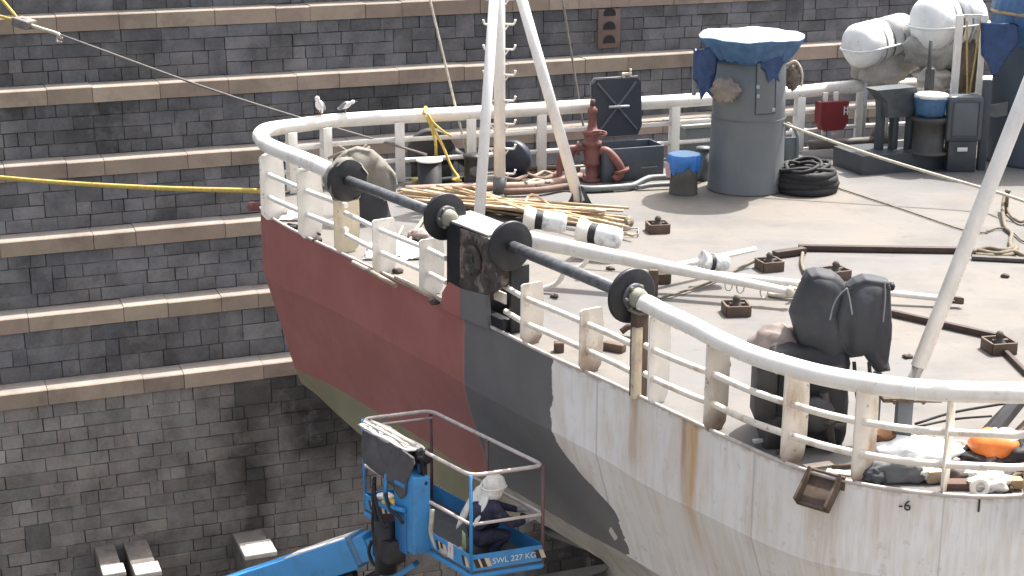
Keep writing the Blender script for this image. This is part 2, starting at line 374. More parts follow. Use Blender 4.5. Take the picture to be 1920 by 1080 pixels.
for k in range(7):
    z1=TOPS[k]; z0=FLOOR if k==0 else TOPS[k-1]; ch=.36; o=wallD(k)
    bm=bmesh.new(); lay=bm.loops.layers.float_color.new('block')
    zt=z1-ch; n=max(1,round((zt-z0)/(.305 if k==0 else .33))); hh=(zt-z0)/n
    back=[bm.verts.new(o+WD*u+V((0,0,z))-WN*.012) for u,z in ((UMIN,z0),(UMAX,z0),(UMAX,zt),(UMIN,zt))]
    fb=bm.faces.new(back)
    for l in fb.loops: l[lay]=(.045,.043,.042,1)
    occ={}
    for r in range(n):
        u=UMIN+random.uniform(0,.4)
        while u<UMAX:
            hit=[q for q in occ.get(r,[]) if q[0]-.02<=u<q[1]-.01]
            if hit: u=hit[0][1]; continue
            w=random.choice((.34,.42,.5,.58,.66,.75,.9,1.15))*random.uniform(.78,.98)
            nxt=[q[0] for q in occ.get(r,[]) if q[0]>u]
            if nxt:
                gap_=min(nxt)-u
                if w>gap_ or gap_-w<.22: w=gap_ if gap_<1.1 else gap_/2
            tall=r<n-1 and random.random()<.07 and .35<w<1. and not any(q[0]<u+w and q[1]>u for q in occ.get(r+1,[]))
            if tall: occ.setdefault(r+1,[]).append((u,u+w))
            ce=o+WD*(u+w/2)+V((0,0,z0+hh*(r+.5)))
            big=noise.fractal(ce*.22+V((k*3.1,0,0)),1,2,3)
            f=(1+.35*big)*(random.uniform(.87,1.12) if k==0 else random.uniform(.80,1.20))
            wm=random.uniform(-.008,.012)
            base=(.195,.182,.171) if k==0 else (.150,.150,.155)
            if random.random()<.05: f*=1.25
            if random.random()<.04: f*=.75
            col=((base[0]+wm)*f,(base[1]+wm*.5)*f,base[2]*f)
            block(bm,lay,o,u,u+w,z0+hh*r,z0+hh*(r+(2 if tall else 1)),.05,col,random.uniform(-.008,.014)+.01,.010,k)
            u+=w
    bmesh.ops.recalc_face_normals(bm,faces=bm.faces[:])
    me=bpy.data.meshes.new('stone_face'); 
    for v in bm.verts: v.co-=V((0,37,FLOOR))
    bm.to_mesh(me); bm.free(); me.materials.append(stone)
    ob=bpy.data.objects.new('stone_face',me); COL.objects.link(ob); ob.parent=wall
    # coping course: long sandstone slabs, tread worn and pale on top
    bm=bmesh.new(); lay=bm.loops.layers.float_color.new('block'); u=UMIN
    while u<UMAX:
        w=random.choice((.9,1.1,1.3,1.6,1.9))*random.uniform(.9,1.1); f=random.uniform(.78,1.15)
        if k in (2,3): f*=.92
        col=(.36*f,.285*f*random.uniform(.97,1.03),.22*f)
        pr=.05+random.uniform(-.014,.016); dz=random.uniform(-.012,.010); q=lambda uu,zz,d: o+WD*uu+V((0,0,zz))+WN*d
        A,B=u+.006,u+w-.006; c=.022; back=-TREAD-.02
        sec=[(pr,zt+.004),(pr,z1-c+dz),(pr-c,z1+dz),(back,z1+dz),(back,zt+.004)]
        ra=[bm.verts.new(q(A,z,d)) for d,z in sec]; rb=[bm.verts.new(q(B,z,d)) for d,z in sec]
        fs=[bm.faces.new(ra),bm.faces.new(rb[::-1])]
        for i in range(5): fs.append(bm.faces.new((ra[i],rb[i],rb[(i+1)%5],ra[(i+1)%5])))
        tcol=(.26,.235,.21)
        for fi,fa in enumerate(fs):
            for l in fa.loops: l[lay]=(*(tcol if fi==4 else col),1)
        u+=w
    bmesh.ops.recalc_face_normals(bm,faces=bm.faces[:])
    me=bpy.data.meshes.new('coping')
    for v in bm.verts: v.co-=V((0,37,FLOOR))
    bm.to_mesh(me); bm.free(); me.materials.append(coping)
    ob=bpy.data.objects.new('coping',me); COL.objects.link(ob); ob.parent=wall
# near side of the dock under the photographer: stepped wall and quay
nq=M('near_dock_stone',(.33,.31,.29),.9,.25,2,bump=.3)
mb=MB()
for i in range(6):
    zt=FLOOR+(qz0-FLOOR)*(i+1)/6; yb=3.6-.8*i
    mb.box((2,yb-20,(zt+FLOOR)/2),(160,40,zt-FLOOR))
o=mb.build('near_quay',nq); tag(o,kind='structure')
# carved step niche in the upper wall
nb=on_wall(1140,84,5); ns=proj(nb)[2]/F
mb=MB(); mb.box(nb+V((0,0,.42))-WN*.0,(.62,.13,1.0),(WD,WN,Z3),.01); mb.build('niche_stone',M('niche_sandstone',(.19,.14,.115),.85,.2,3,bump=.2),wall)
for i,zz in enumerate((.05,.40,.75)):
    mb=MB(); pts=[(-.17,0),(.17,0)]+[(.17*math.cos(a),.06+.15*math.sin(a)) for a in [PI*j/8 for j in range(9)]]
    mb.prism(pts,nb+V((0,0,zz))+WN*.06,(WD,Z3,WN),.03); mb.build('foot_hole_shade',M('recess_shade',(.03,.028,.028),.9),wall)  # dark arch plates paint the shade inside the niche
# quay behind the wall
qz=TOPS[-1]-.02; qs=wallD(7)
bm=bmesh.new(); vs=[bm.verts.new(p) for p in (qs+WD*-500+V((0,0,qz)),qs+WD*500+V((0,0,qz)),qs+WD*500-WN*600+V((0,0,qz)),qs-WD*500-WN*600+V((0,0,qz)))]
bm.faces.new(vs); me=bpy.data.meshes.new('quay_ground'); bm.to_mesh(me); bm.free(); me.materials.append(M('quay_concrete',(.3,.28,.26),.9,.2,.5))
o=bpy.data.objects.new('quay_ground',me); COL.objects.link(o); tag(o,kind='structure')
# stone piers jutting from the wall foot
for i,(px,py,wpx,lab) in enumerate(((483,1026,58,'stone pier with sunlit patch as pale cap at the wall foot, tallest, left of the blue boom'),(212,1066,40,'low stone pier at the wall foot, leftmost, with sunlit patch as pale square cap'),(275,1064,46,'low stone pier at the wall foot with sunlit patch as broken pale cap, middle one'))):
    top=-10.0 if i==0 else -9.8
    c=P(px,py,top); k=proj(c)[2]/F; w=wpx*k
    back=c+ -WN*((c-wallD(0)).dot(WN)*1.0)
    L=(c-wallD(0)).dot(WN); t=thing('stone_pier',lab,'pier',(c.x,c.y,FLOOR),'piers at the foot of the dock wall')
    mid=c-WN*(L/2)
    mb=MB(); nrow=int((top-.1-FLOOR)/.3)
    for r in range(nrow+1):
        zz=top-.12-.3*r-.145
        mb.box(V((mid.x,mid.y,zz))+WD*random.uniform(-.02,.02),(w*random.uniform(.94,1.0),L+w*.9,.285),(WD,WN,Z3),.02)
    mb.build('shaft',pierm,t)
    mb=MB(); mb.box(V((c.x,c.y,top-.06)),(w*1.05,w*1.0,.12),(WD,WN,Z3),.02); 
    if i!=2: mb.box(V((c.x,c.y,top+.004)),(w*.72,w*.7,.02),(WD,WN,Z3),.006)
    mb.build('cap',concrete,t)  # pale plate paints the sunlit patch on the pier's near end
# ================================================================ SHIP
L0=[(484,397),(520,417),(578,448),(650,482),(740,525),(830,570),(880,595),(960,635),(1035,672),(1130,714),(1215,754),(1333,810),(1478,874),(1607,910),(1766,931),(1920,933)]
L1=[(489,522),(520,537),(577,562),(648,597),(738,648),(829,697),(878,727),(957,770),(1033,808),(1128,858),(1212,910),(1330,968),(1475,1035),(1605,1070),(1764,1092),(1920,1096)]
L2=[(553,686),(580,704),(628,726),(695,766),(778,815),(862,870),(912,893),(1000,942),(1080,990),(1175,1042),(1262,1095),(1380,1165),(1520,1245),(1640,1290),(1785,1320),(1925,1325)]
L3=[(566,712),(596,742),(645,788),(705,838),(795,892),(880,945),(930,962),(1010,980),(1090,1026),(1185,1085),(1275,1150),(1395,1230),(1535,1320),(1650,1370),(1790,1400),(1925,1405)]
US=[q[0] for q in L0]
e0=[P(*q) for q in L0]
e0[0]=V((-4.04,25.0,0))
FAR=[V((16,33.6,0)),V((9.02,31.05,0)),V((6.03,29.95,0)),V((3.29,28.95,0)),V((1.32,28.2,0)),V((-.56,27.5,0)),V((-2.,27.05,0)),V((-3.06,26.68,0)),V((-3.62,26.25,0)),V((-3.95,25.7,0))]
NEAR=[V((6.1,13.95,0)),V((8.5,14.75,0)),V((16,17.4,0))]
def at_u(u,pts):                                  # point on a station polyline at photo column u
    for i in range(len(US)-1):
        if US[i]<=u<=US[i+1]:
            t=(u-US[i])/(US[i+1]-US[i]); return pts[i].lerp(pts[i+1],t)
    return pts[0] if u<US[0] else pts[-1]
def knuckle_z(i):
    p=e0[i]; return Z(p.x,p.y,L1[i][1])
kz=[knuckle_z(i) for i in range(len(L0))]; kz[0]=kz[1]
print('knuckle',[round(z,2) for z in kz])
e1=[V((e0[i].x,e0[i].y,kz[i])) for i in range(len(L0))]
e2=[P(*q,z=-2.55) for q in L2]; e3=[P(*q,z=-3.1) for q in L3]
for i in range(len(L0)): print(US[i],[round(v,2) for v in e0[i]],round((e2[i]-e1[i]).xy.length,2),round((e3[i]-e2[i]).xy.length,2),end=' | ')
inward=V((.55,.83,0)).normalized()
def ext(e,z,ins):
    a=[V((q.x,q.y,0)) for q in FAR]; out=[]
    for q in a:
        d=V((U.x*.5,U.y*.5,0))-W*.8
        if q.y<26.6 and q.x<-3: d=U*1.0-W*.2
        out.append(V((q.x,q.y,z))+d.normalized()*ins)
    return out
nearext=lambda z,ins:[V((q.x,q.y,z))+W*ins for q in NEAR]
rows_c=[ext(e0,.0,0)+e0+nearext(0,0), ext(e1,-1.0,0)+e1+nearext(kz[-1],0), ext(e2,-2.7,.75)+e2+nearext(-2.7,.45), ext(e3,-3.25,1.2)+e3+nearext(-3.25,.75)]
e4=[V((q.x,q.y,-4.0))+(inward if q.x<1 else W)*1.8 for q in e3]
rows_c.append(ext(e4,-4.0,3.)+e4+nearext(-4.0,2.))
e5=[V((q.x,q.y,-5.))+(inward if q.x<1 else W)*2.6 for q in e4]
rows_c.append(ext(e5,-5.,5.5)+e5+nearext(-5.,4.5))
uu=[-300+40*i for i in range(len(FAR))]+US+[2000,2200,2600]
NS=5
rows=[smooth_path(r,NS) for r in rows_c]
ud=[]
for i in range(len(uu)-1):
    for j in range(NS): ud.append(uu[i]+(uu[i+1]-uu[i])*j/NS)
ud.append(uu[-1])
ship=thing('ship_hull','ship stern in dry dock painted red oxide, grey primer and rust streaked white','ship',(5,22,FLOOR))
bm=bmesh.new(); uvl=bm.loops.layers.uv.new('plate')
SUB=4
for lv in range(5):
    g=[]
    for s in range(SUB+1):
        t=s/SUB; g.append([bm.verts.new(rows[lv][i].lerp(rows[lv+1][i],t)+V((0,0,0 if lv or s else .03))) for i in range(len(ud))])
    for s in range(SUB):
        for i in range(len(ud)-1):
            f=bm.faces.new((g[s][i],g[s+1][i],g[s+1][i+1],g[s][i+1])); f.smooth=True
            for l,(a,b) in zip(f.loops,((s,i),(s+1,i),(s+1,i+1),(s,i+1))): l[uvl].uv=(ud[b]/1000,(lv+a/SUB)/4)
me=bpy.data.meshes.new('hull_plating')
for v in bm.verts: v.co-=V((5,22,FLOOR))
bm.to_mesh(me); bm.free()
def hull_material():
    m=bpy.data.materials.new('hull_paint'); nt,N,L=nodes(m); b=N['Principled BSDF']; b.inputs['Roughness'].default_value=.55
    uv=N.new('ShaderNodeUVMap'); uv.uv_map='plate'; sp=N.new('ShaderNodeSeparateXYZ'); L.new(uv.outputs[0],sp.inputs[0])
    geo=N.new('ShaderNodeNewGeometry')
    def math_(op,a,c=None,d=None):
        n=N.new('ShaderNodeMath'); n.operation=op
        for i,x in enumerate((a,c,d)):
            if x is None: continue
            if isinstance(x,(int,float)): n.inputs[i].default_value=x
            else: L.new(x,n.inputs[i])
        return n.outputs[0]
    def ns(scale,vec=None,detail=5,rough=.55):
        n=N.new('ShaderNodeTexNoise'); n.inputs['Scale'].default_value=scale; n.inputs['Detail'].default_value=detail; n.inputs['Roughness'].default_value=rough
        L.new(vec or geo.outputs['Position'],n.inputs['Vector']); return n.outputs[0]
    def step(x,lo,hi,a=0.,c=1.):
        n=N.new('ShaderNodeMapRange'); n.inputs[1].default_value=lo; n.inputs[2].default_value=hi; n.inputs[3].default_value=a; n.inputs[4].default_value=c; L.new(x,n.inputs[0]); return n.outputs[0]
    def mix(f,a,c,mode='MIX'):
        n=N.new('ShaderNodeMix'); n.data_type='RGBA'; n.blend_type=mode
        if isinstance(f,(int,float)): n.inputs[0].default_value=f
        else: L.new(f,n.inputs[0])
        for i,x in ((6,a),(7,c)):
            if isinstance(x,tuple): n.inputs[i].default_value=(*x,1)
            else: L.new(x,n.inputs[i])
        return n.outputs[2]
    def curve(v,pts):
        n=N.new('ShaderNodeValToRGB'); cr=n.color_ramp; cr.interpolation='LINEAR'
        while len(cr.elements)<len(pts): cr.elements.new(.5)
        for e,(x,y) in zip(cr.elements,pts): e.position=x/4; e.color=(y/2,y/2,y/2,1)
        L.new(v,n.inputs[0]); return math_('MULTIPLY',n.outputs[0],2.)
    u=sp.outputs[0]; v=sp.outputs[1]          # u: photo column/1000 of the frame; v: level/4
    nz=ns(5.,detail=6); nzc=math_('SUBTRACT',nz,.5)
    # masks
    urg=curve(v,[(0,.872),(1,.870),(1.3,.874),(1.7,.884),(2,.884),(4,.884)])
    ugw=curve(v,[(0,1.036),(1.0,1.034),(1.12,1.044),(1.22,1.058),(1.32,1.078),(1.45,1.112),(1.52,1.130),(1.7,1.134),(1.96,1.136),(2,1.13)])
    grey=step(math_('SUBTRACT',math_('ADD',u,math_('MULTIPLY',nzc,.010)),urg),-.001,.001)
    wht=step(math_('SUBTRACT',math_('ADD',u,math_('MULTIPLY',nzc,.022)),ugw),-.0006,.0006)
    strip=step(math_('ADD',v,math_('MULTIPLY',nzc,.010)),.4985,.5015)
    # colours
    redc=mix(step(ns(1.3),.4,.65),(.325,.118,.102),(.36,.137,.12))
    greyc=mix(step(ns(1.8),.4,.65),(.135,.134,.136),(.155,.153,.153))
    redc=mix(math_('MULTIPLY',step(ns(3.2,detail=7,rough=.65),.5,.68),.25),redc,(.22,.085,.075))
    # white: vertical grime and rust runs
    cv=N.new('ShaderNodeCombineXYZ'); L.new(math_('MULTIPLY',u,60.),cv.inputs[0]); L.new(math_('MULTIPLY',v,4.5),cv.inputs[1])
    run=ns(1.,cv.outputs[0],6,.6)
    cv2=N.new('ShaderNodeCombineXYZ'); L.new(math_('MULTIPLY',u,160.),cv2.inputs[0]); L.new(math_('MULTIPLY',v,7.),cv2.inputs[1])
    run2=ns(1.,cv2.outputs[0],4,.6)
    wc=mix(step(ns(.9),.38,.65),(.74,.72,.69),(.82,.82,.81))
    wc=mix(math_('MULTIPLY',step(run,.46,.70),.55),wc,(.58,.49,.38))
    wc=mix(math_('MULTIPLY',step(run2,.55,.72),.30),wc,(.45,.37,.28))
    topf=step(v,0.,.30,1.,.25)
    def streak(uc,w,vmax,amt,colr,wc):
        d=math_('ABSOLUTE',math_('SUBTRACT',u,uc)); mk=step(d,w*.25,w,1.,0.); mk=math_('MULTIPLY',mk,step(v,vmax*.35,vmax,1.,0.)); mk=math_('MULTIPLY',mk,step(run2,.3,.62,.35,1.))
        return mix(math_('MULTIPLY',mk,amt),wc,colr)
    for uc,w,vm,am,cl in ((1.288,.008,.30,.95,(.30,.16,.07)),(1.300,.012,.40,.95,(.50,.27,.09)),(1.306,.008,.30,.9,(.52,.28,.10)),(1.300,.035,.40,.5,(.58,.44,.28)),(1.19,.010,.26,.85,(.38,.21,.10)),(1.20,.03,.30,.4,(.55,.42,.28)),(1.56,.030,.40,.55,(.42,.30,.20)),
                          (1.525,.02,.30,.5,(.5,.38,.25)),(1.05,.014,.30,.4,(.60,.50,.38)),(1.42,.03,.42,.35,(.55,.45,.35)),(1.66,.05,.22,.35,(.58,.44,.36)),(1.9,.06,.15,.5,(.42,.42,.42))):
        wc=streak(uc,w,vm,am,cl,wc)
    # chips along the deck edge
    ed=math_('MULTIPLY',step(v,.0,.022,1.,0.),step(ns(9.),.42,.58)); wc=mix(math_('MULTIPLY',ed,.8),wc,(.22,.13,.07))
    # plate seams
    for us in (1.416,1.771,1.12):
        d=math_('ABSOLUTE',math_('SUBTRACT',u,us)); wc=mix(math_('MULTIPLY',step(d,.0008,.0022,1.,0.),.45),wc,(.30,.28,.26))
    # scattered scuffs and pock marks
    sc=math_('MULTIPLY',step(ns(7.,detail=8,rough=.7),.60,.66),.35); wc=mix(sc,wc,(.42,.38,.33))
    # bare patch in the grey primer
    pd=math_('ADD',math_('ABSOLUTE',math_('SUBTRACT',u,1.112)),math_('MULTIPLY',math_('ABSOLUTE',math_('SUBTRACT',v,.455)),.35))
    greyc=mix(step(math_('ADD',pd,math_('MULTIPLY',nzc,.012)),.007,.008,1.,0.),greyc,(.62,.56,.5))
    edge=math_('ABSOLUTE',math_('SUBTRACT',u,urg)); redc2=mix(math_('MULTIPLY',step(edge,.0,.006,1.,0.),.35),redc,(.30,.26,.26))
    c=mix(grey,redc2,greyc); c=mix(wht,c,wc)
    ycol=mix(step(ns(1.2),.4,.6),(.27,.245,.135),(.22,.20,.12)); gcol=mix(step(ns(3.),.4,.6),(.44,.41,.37),(.33,.305,.27))
    st=mix(step(u,.89,.925),ycol,gcol); c=mix(strip,c,st)
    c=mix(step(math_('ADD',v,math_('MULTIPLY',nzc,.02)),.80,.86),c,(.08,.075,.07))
    L.new(c,b.inputs['Base Color'])
    bp=N.new('ShaderNodeBump'); bp.inputs['Strength'].default_value=.25; bp.inputs['Distance'].default_value=.08; L.new(ns(1.3,detail=2),bp.inputs['Height']); L.new(bp.outputs[0],b.inputs['Normal'])
    return m
me.materials.append(hull_material()); ob=bpy.data.objects.new('hull_plating',me); COL.objects.link(ob); ob.parent=ship
# deck plate
bm=bmesh.new(); i0=[q for q in rows[0]]
cx=V((6,22,0)); vs=[bm.verts.new(V((q.x,q.y,0))+ (cx-V((q.x,q.y,0))).normalized()*.02) for q in i0]
vs.append(bm.verts.new((26,27.,0))) 
f=bm.faces.new(vs); bmesh.ops.triangulate(bm,faces=[f]); bmesh.ops.recalc_face_normals(bm,faces=bm.faces[:])
me=bpy.data.meshes.new('deck_plate')
for v in bm.verts: v.co-=V((5,22,FLOOR))
bm.to_mesh(me); bm.free(); me.materials.append(deckm); ob=bpy.data.objects.new('deck_plate',me); COL.objects.link(ob); ob.parent=ship
# edge bar round the deck
mb=MB(); mb.tube([q+V((0,0,.02)) for q in rows[0][:-4]],.022,6,smooth=0); mb.build('edge_bar',M('edge_bar_paint',(.52,.47,.43),.6,.2,5,dirt=(.2,.12,.09),dirt_amt=.7,dirt_scale=3),ship)
# lug at the stern corner
mb=MB(); c=V((-4.04,25.0,.0)); mb.box(c+V((-.08,0,.03)),(.22,.03,.14),None,.008); mb.cyl(c+V((-.16,-.04,.03)),c+V((-.16,.05,.03)),.05,n=10); mb.build('corner_lug',redp,ship)
for txt,px,py in (('-6',1700,944),('1',1834,945)):
    uq=px; p=at_u(uq,e0); q=at_u(uq+30,e0); r=at_u(uq-30,e0); t=(q-r).normalized(); n=V((t.y,-t.x,0)); zz=Z(p.x,p.y,py)
    text_mesh('frame_number',txt,.145 if txt!='1' else .18,V((p.x,p.y,zz))+n*.055,(t,Z3,n),ink,ship)
# rusty fairlead tray hanging outside the deck edge
p=at_u(1552,e0); q=at_u(1580,e0); t=(q-at_u(1520,e0)).normalized(); n=V((t.y,-t.x,0))
mb=MB(); dn=(n*.75-Z3*.66).normalized(); pn_=t.cross(dn).normalized()
mb.box(p+dn*.17+pn_*.0,(.32,.34,.025),(t,dn,pn_),.006)
for s_ in (-1,1): mb.box(p+dn*.17+t*(.16*s_)-pn_*(-.05 if pn_.z>0 else .05),(.025,.36,.13),(t,dn,pn_),.004)
mb.box(p+n*.02+V((0,0,-.01)),(.40,.03,.14),(t,n,Z3),.004); mb.box(p+dn*.335,(.30,.02,.06),(t,dn,pn_),.004)
tag(mb.build('hull_bracket',[brown]),'rusty open tray bracket welded outside the white hull under the railing','bracket')
# ================================================================ RAILINGS
def foot(px,py): p=P(px,py); return V((p.x,p.y,0))
def plate_post(px,py,tpy,d,mat,parent,wdt=.30,z0=-.02,inb=.05):
    p=foot(px,py); n=V((-d.y,d.x,0)).normalized()          # inboard of a rail running d
    if n.dot(V((6,24,0))-p)<0: n=-n
    p=p+n*inb; h=Z(p.x,p.y,tpy); w=wdt/2
    poly=[(-w*.95,z0+.12),(-w*.55,z0+.02),(0,z0),(w*.5,z0+.01),(w*.85,z0+.09),(w,z0+.3),(w*1.02,h*.7),(w*.9,h-.02),(w*.75,h),(-w*.75,h),(-w*.9,h-.02)]
    mb=MB(); mb.prism(poly,V((p.x,p.y,0)),(n,Z3,d.normalized()),.022)
    return mb.build('post',mat,parent)
def rail_thing(name,label,loc): return thing(name,label,'railing',loc,'white railings round the stern deck')
def rail_line(pts,frac): return [V((p.x,p.y,h*frac)) for p,h in pts]
def RL(rows): return [(foot(a,b),Z(foot(a,b).x,foot(a,b).y,c)) for a,b,c in rows]
def beads(mb,pts,r,step_):
    acc=step_*.6; q=smooth_path(pts,6)
    for a,b in zip(q,q[1:]):
        l=(b-a).length; acc+=l
        if acc>=step_:
            acc=0; mb.lathe(b,[(r-.004,-.012),(r+.004,-.005),(r+.004,.005),(r-.004,.012)],b-a,16,capped=False)
# near side, big top tube from the second roller round the quarter
D=RL([(1208,750,566),(1240,768,583),(1300,795,612),(1333,808,630),(1400,841,661),(1478,870,686),(1540,890,702),(1607,906,714),(1690,920,725),(1766,927,730),(1850,931,732),(1920,931,731)])
D+= [(V((5.6,13.95,0)),D[-1][1]),(V((7.5,14.6,0)),D[-1][1])]
rt=rail_thing('railing','white railing with thick top pipe and plate posts along the near right deck edge',D[3][0])
mb=MB(); tp=[V((p.x,p.y,h-.02)) for p,h in D]; mb.tube([tp[0]+(tp[0]-tp[1]).normalized()*.02+V((0,0,-.06)),tp[0]]+tp[1:],.098,16,6); beads(mb,tp,.099,1.35); mb.build('top_pipe',white,rt)
for i,fr in enumerate((.62,.30)):
    mb=MB(); mb.tube([V((p.x,p.y,.93*fr*1.07)) for p,h in D],.036,10,5); mb.build('mid_rail',white_rusty,rt)
for px,py,t,m,wd,dd in ((1226,757,590,white,.30,V((.57,-.82,0))),(1333,808,640,white_rusty,.32,V((.55,-.83,0))),(1478,870,695,white_rusty,.32,V((.5,-.86,0))),(1608,907,722,white_rusty,.30,V((.55,-.83,0))),(1768,927,738,white_rusty,.28,V((.88,-.47,0))),(1926,932,738,white_rusty,.24,V((.5,-.86,0)))):
    plate_post(px,py,t,dd,m,rt,wd)
mb=MB(); p=foot(1192,746); e=(foot(1215,756)-foot(1180,740)).normalized(); n=V((-e.y,e.x,0)); mb.box(p+V((0,0,.40)),(.07,.10,.80),(e,n,Z3),.006); mb.build('end_post',cream,rt)
# short runs between the rollers
C=RL([(948,622,530),(985,645,545),(1045,672,566),(1100,698,590),(1150,722,615),(1192,744,640)])
rt=rail_thing('railing','short low white railing of two rails between the front roller and the black bracket',C[2][0])
for fr in (.57,.26):
    mb=MB(); mb.tube([V((p.x,p.y,fr)) for p,h in C],.036,10,4); mb.build('mid_rail',white_rusty,rt)
for px,py,t in ((990,645,530),(1100,698,578)): plate_post(px,py,t,foot(px+12,py+6)-foot(px-12,py-6),white_rusty,rt,.33)
B=RL([(650,478,400),(715,513,420),(803,553,460),(838,572,480)])
rt=rail_thing('railing','short low white railing of two rails between the rear roller and the black bracket',B[1][0])
for fr in (.62,.30):
    mb=MB(); mb.tube([V((p.x,p.y,fr)) for p,h in B],.036,10,4); mb.build('mid_rail',white,rt)
for px,py,t in ((715,512,410),(803,553,447)): plate_post(px,py,t,foot(px+12,py+6)-foot(px-12,py-6),white,rt,.38)
# stern corner and far side, one long top pipe
A=RL([(652,477,334),(610,460,312),(577,446,298),(540,428,284),(507,411,269)])
hc=1.1
tubepts=[V((p.x,p.y,h-.02)) for p,h in A]+[P(492,262,1.12),P(487,254,1.12),P(497,245,1.12),P(520,240,1.12),P(560,235,1.12),P(620,227,1.12),P(745,219,1.12),P(900,211,1.12),P(1100,199,1.12),P(1262,190,1.12),P(1400,180,1.12),P(1500,172,1.12),P(1612,162,1.12),P(1840,154,1.12),P(2000,148,1.12)]
rt=rail_thing('railing','long white railing round the far stern corner with thick top pipe along the far side',(-3.9,25.3,0))
mb=MB(); mb.tube(tubepts,.122,16,6); beads(mb,tubepts,.123,2.1); mb.build('top_pipe',white,rt)
base=[V((p.x,p.y,0)) for p in tubepts]
for z in (.72,.36):
    mb=MB(); mb.tube([V((p.x,p.y,z)) for p in base],.040,10,5); mb.build('mid_rail',white,rt)
for px,py,t in ((507,411,290),(577,446,322)): plate_post(px,py,t,foot(px+12,py+6)-foot(px-12,py-6),white,rt,.42)
plate_post(645,474,345,foot(660,482)-foot(630,468),cream,rt,.42)
def far_post(px,mat=white,wd=.26):
    # on the far pipe at photo column px
    for i in range(5,len(tubepts)-1):
        a,b=tubepts[i],tubepts[i+1]; xa,xb=proj(a)[0],proj(b)[0]
        if xa<=px<=xb:
            t=(px-xa)/(xb-xa); p=a.lerp(b,t); d=(b-a); d.z=0; d.normalize(); n=V((-d.y,d.x,0)); w=wd/2
            # flanged post: web across the rail and a narrow face
            mb=MB(); mb.prism([(-w*1.0,.02),(w,.02),(w,.5),(w*.8,1.05),(-w*.8,1.05),(-w,.5)],V((p.x,p.y,0)),(n,Z3,d),.025)
            mb.box(V((p.x,p.y,.53))-n*w*.95,(.17,.02,1.02),(d,n,Z3),.004)
            mb.build('post',mat,rt); return p
for px in (541,606,745,880,1011,1262,1497,1612,1740): far_post(px)
# ================================================================ ROLLER FAIRLEADS
E1=(foot(1180,738)-foot(655,484)).normalized()
def roller(label,pa,pb,fa,fb,hub_b,r):
    a=foot(*fa); b=foot(*fb); A_=V((a.x,a.y,Z(a.x,a.y,pa[1]))); B_=V((b.x,b.y,Z(b.x,b.y,pb[1]))); d=(B_-A_).normalized()
    t=thing('roller_fairlead',label,'roller',(a+b)/2,'rope rollers on the deck edge')
    mb=MB(); mb.cyl(A_,B_,.072,n=18); mb.build('rod',rodm,t)
    for c,s,h in ((A_,-1,False),(B_,1,hub_b)):
        dk=MB().lathe(c,[(.05,-.03),(r-.015,-.028),(r,-.016),(r,.016),(r-.015,.028),(.05,.03)],d,36).build('disc',black,t)
        mb=MB(); mb.lathe(c+d*s*.0,[(.0,.028*s),(.15,.03*s),(.15,.05*s),(.13,.07*s),(.0,.075*s)],d,20); mb.build('hub',M('grimy_hub',(.07,.075,.085),.5,.3,8),dk)
        if h:
            mb=MB(); mb.lathe(c,[(.10,.075),(.115,.10),(.10,.17),(.06,.20),(0,.205)],d,14)
            for k in range(6):
                x,y,_=frame(d); q=c+d*.07+(x*math.cos(k*PI/3)+y*math.sin(k*PI/3))*.13; mb.cyl(q,q+d*.04,.018,n=6)
            mb.build('bearing_cap',M('grey_green_cap',(.24,.24,.19),.7,.3,9),dk)
    return A_,B_
ra=roller('rear black roller, two discs on a steel rod, its far disc half wrapped in canvas',(655,338),(831,406),(655,486),(836,574),True,.305)
rb=roller('front black roller, two discs on a steel rod, ending by the thick white pipe',(962,461),(1180,554),(957,632),(1180,738),True,.305)
# bracket with the burnt plate in the middle of the rollers
q0=foot(838,575); q1=foot(920,614); e=(q1-q0).normalized(); n=V((e.y,-e.x,0)); n=n if n.y<0 else -n
Lb=(q1-q0).length; 
t=thing('bracket_box','burnt rusty steel bracket box between the two black rollers at the hull edge','bracket',q0)
zt0=Z(q0.x,q0.y,414); zt1=Z(q1.x,q1.y,444)
ax=(e,Z3,n); o=q0+n*.02
def zrow(px,py):   # along/height of a photo point on the bracket plane
    d=ray(px,py); cam0=V((0,0,H)); tt=((o-cam0).dot(n))/d.dot(n); p=cam0+d*tt; return ((p-o).dot(e),p.z)
burn=M('burnt_plate',(.055,.042,.038),.85,.6,7,dirt=(.36,.32,.28),dirt_amt=.95,dirt_scale=3.4,bump=.5)
mb=MB(); mb.prism([zrow(*q) for q in ((841,414),(866,425),(866,548),(841,541))],o,ax,.05); mb.build('shaded_plate',black,t)  # black strip of the front, darkened for the shadow it stands in
mb=MB(); mb.prism([zrow(*q) for q in ((866,428),(918,446),(944,470),(945,536),(918,551),(866,541))],o-n*.02,ax,.10); mb.build('front_plate',burn,t)
mb=MB(); cpt=zrow(893,487); mb.lathe(o+e*cpt[0]+Z3*cpt[1]+n*.03,[(.17,0),(.19,.02),(.17,.06),(.12,.075),(.10,.05),(.095,.01),(0,.0)],n,22); mb.build('fairlead_ring',M('burnt_ring',(.06,.05,.047),.8,.5,9,dirt=(.25,.22,.2),dirt_amt=.6,dirt_scale=5,bump=.4),t)
mb=MB(); cpt=zrow(899,484); mb.lathe(o+e*cpt[0]+Z3*cpt[1]+n*.052,[(.085,0),(.08,.01),(0,.012)],n,16); mb.build('ring_hole_shade',M('hole_shade',(.012,.011,.011),.9),t)  # near-black disc paints the shade inside the ring
mb=MB(); mb.prism([zrow(*q) for q in ((834,548),(846,528),(868,540),(868,596),(832,576))],o+n*.012,ax,.06); mb.build('raised_red_plate',M('red_hull_plate',(.33,.122,.106),.55,.12,2),t)
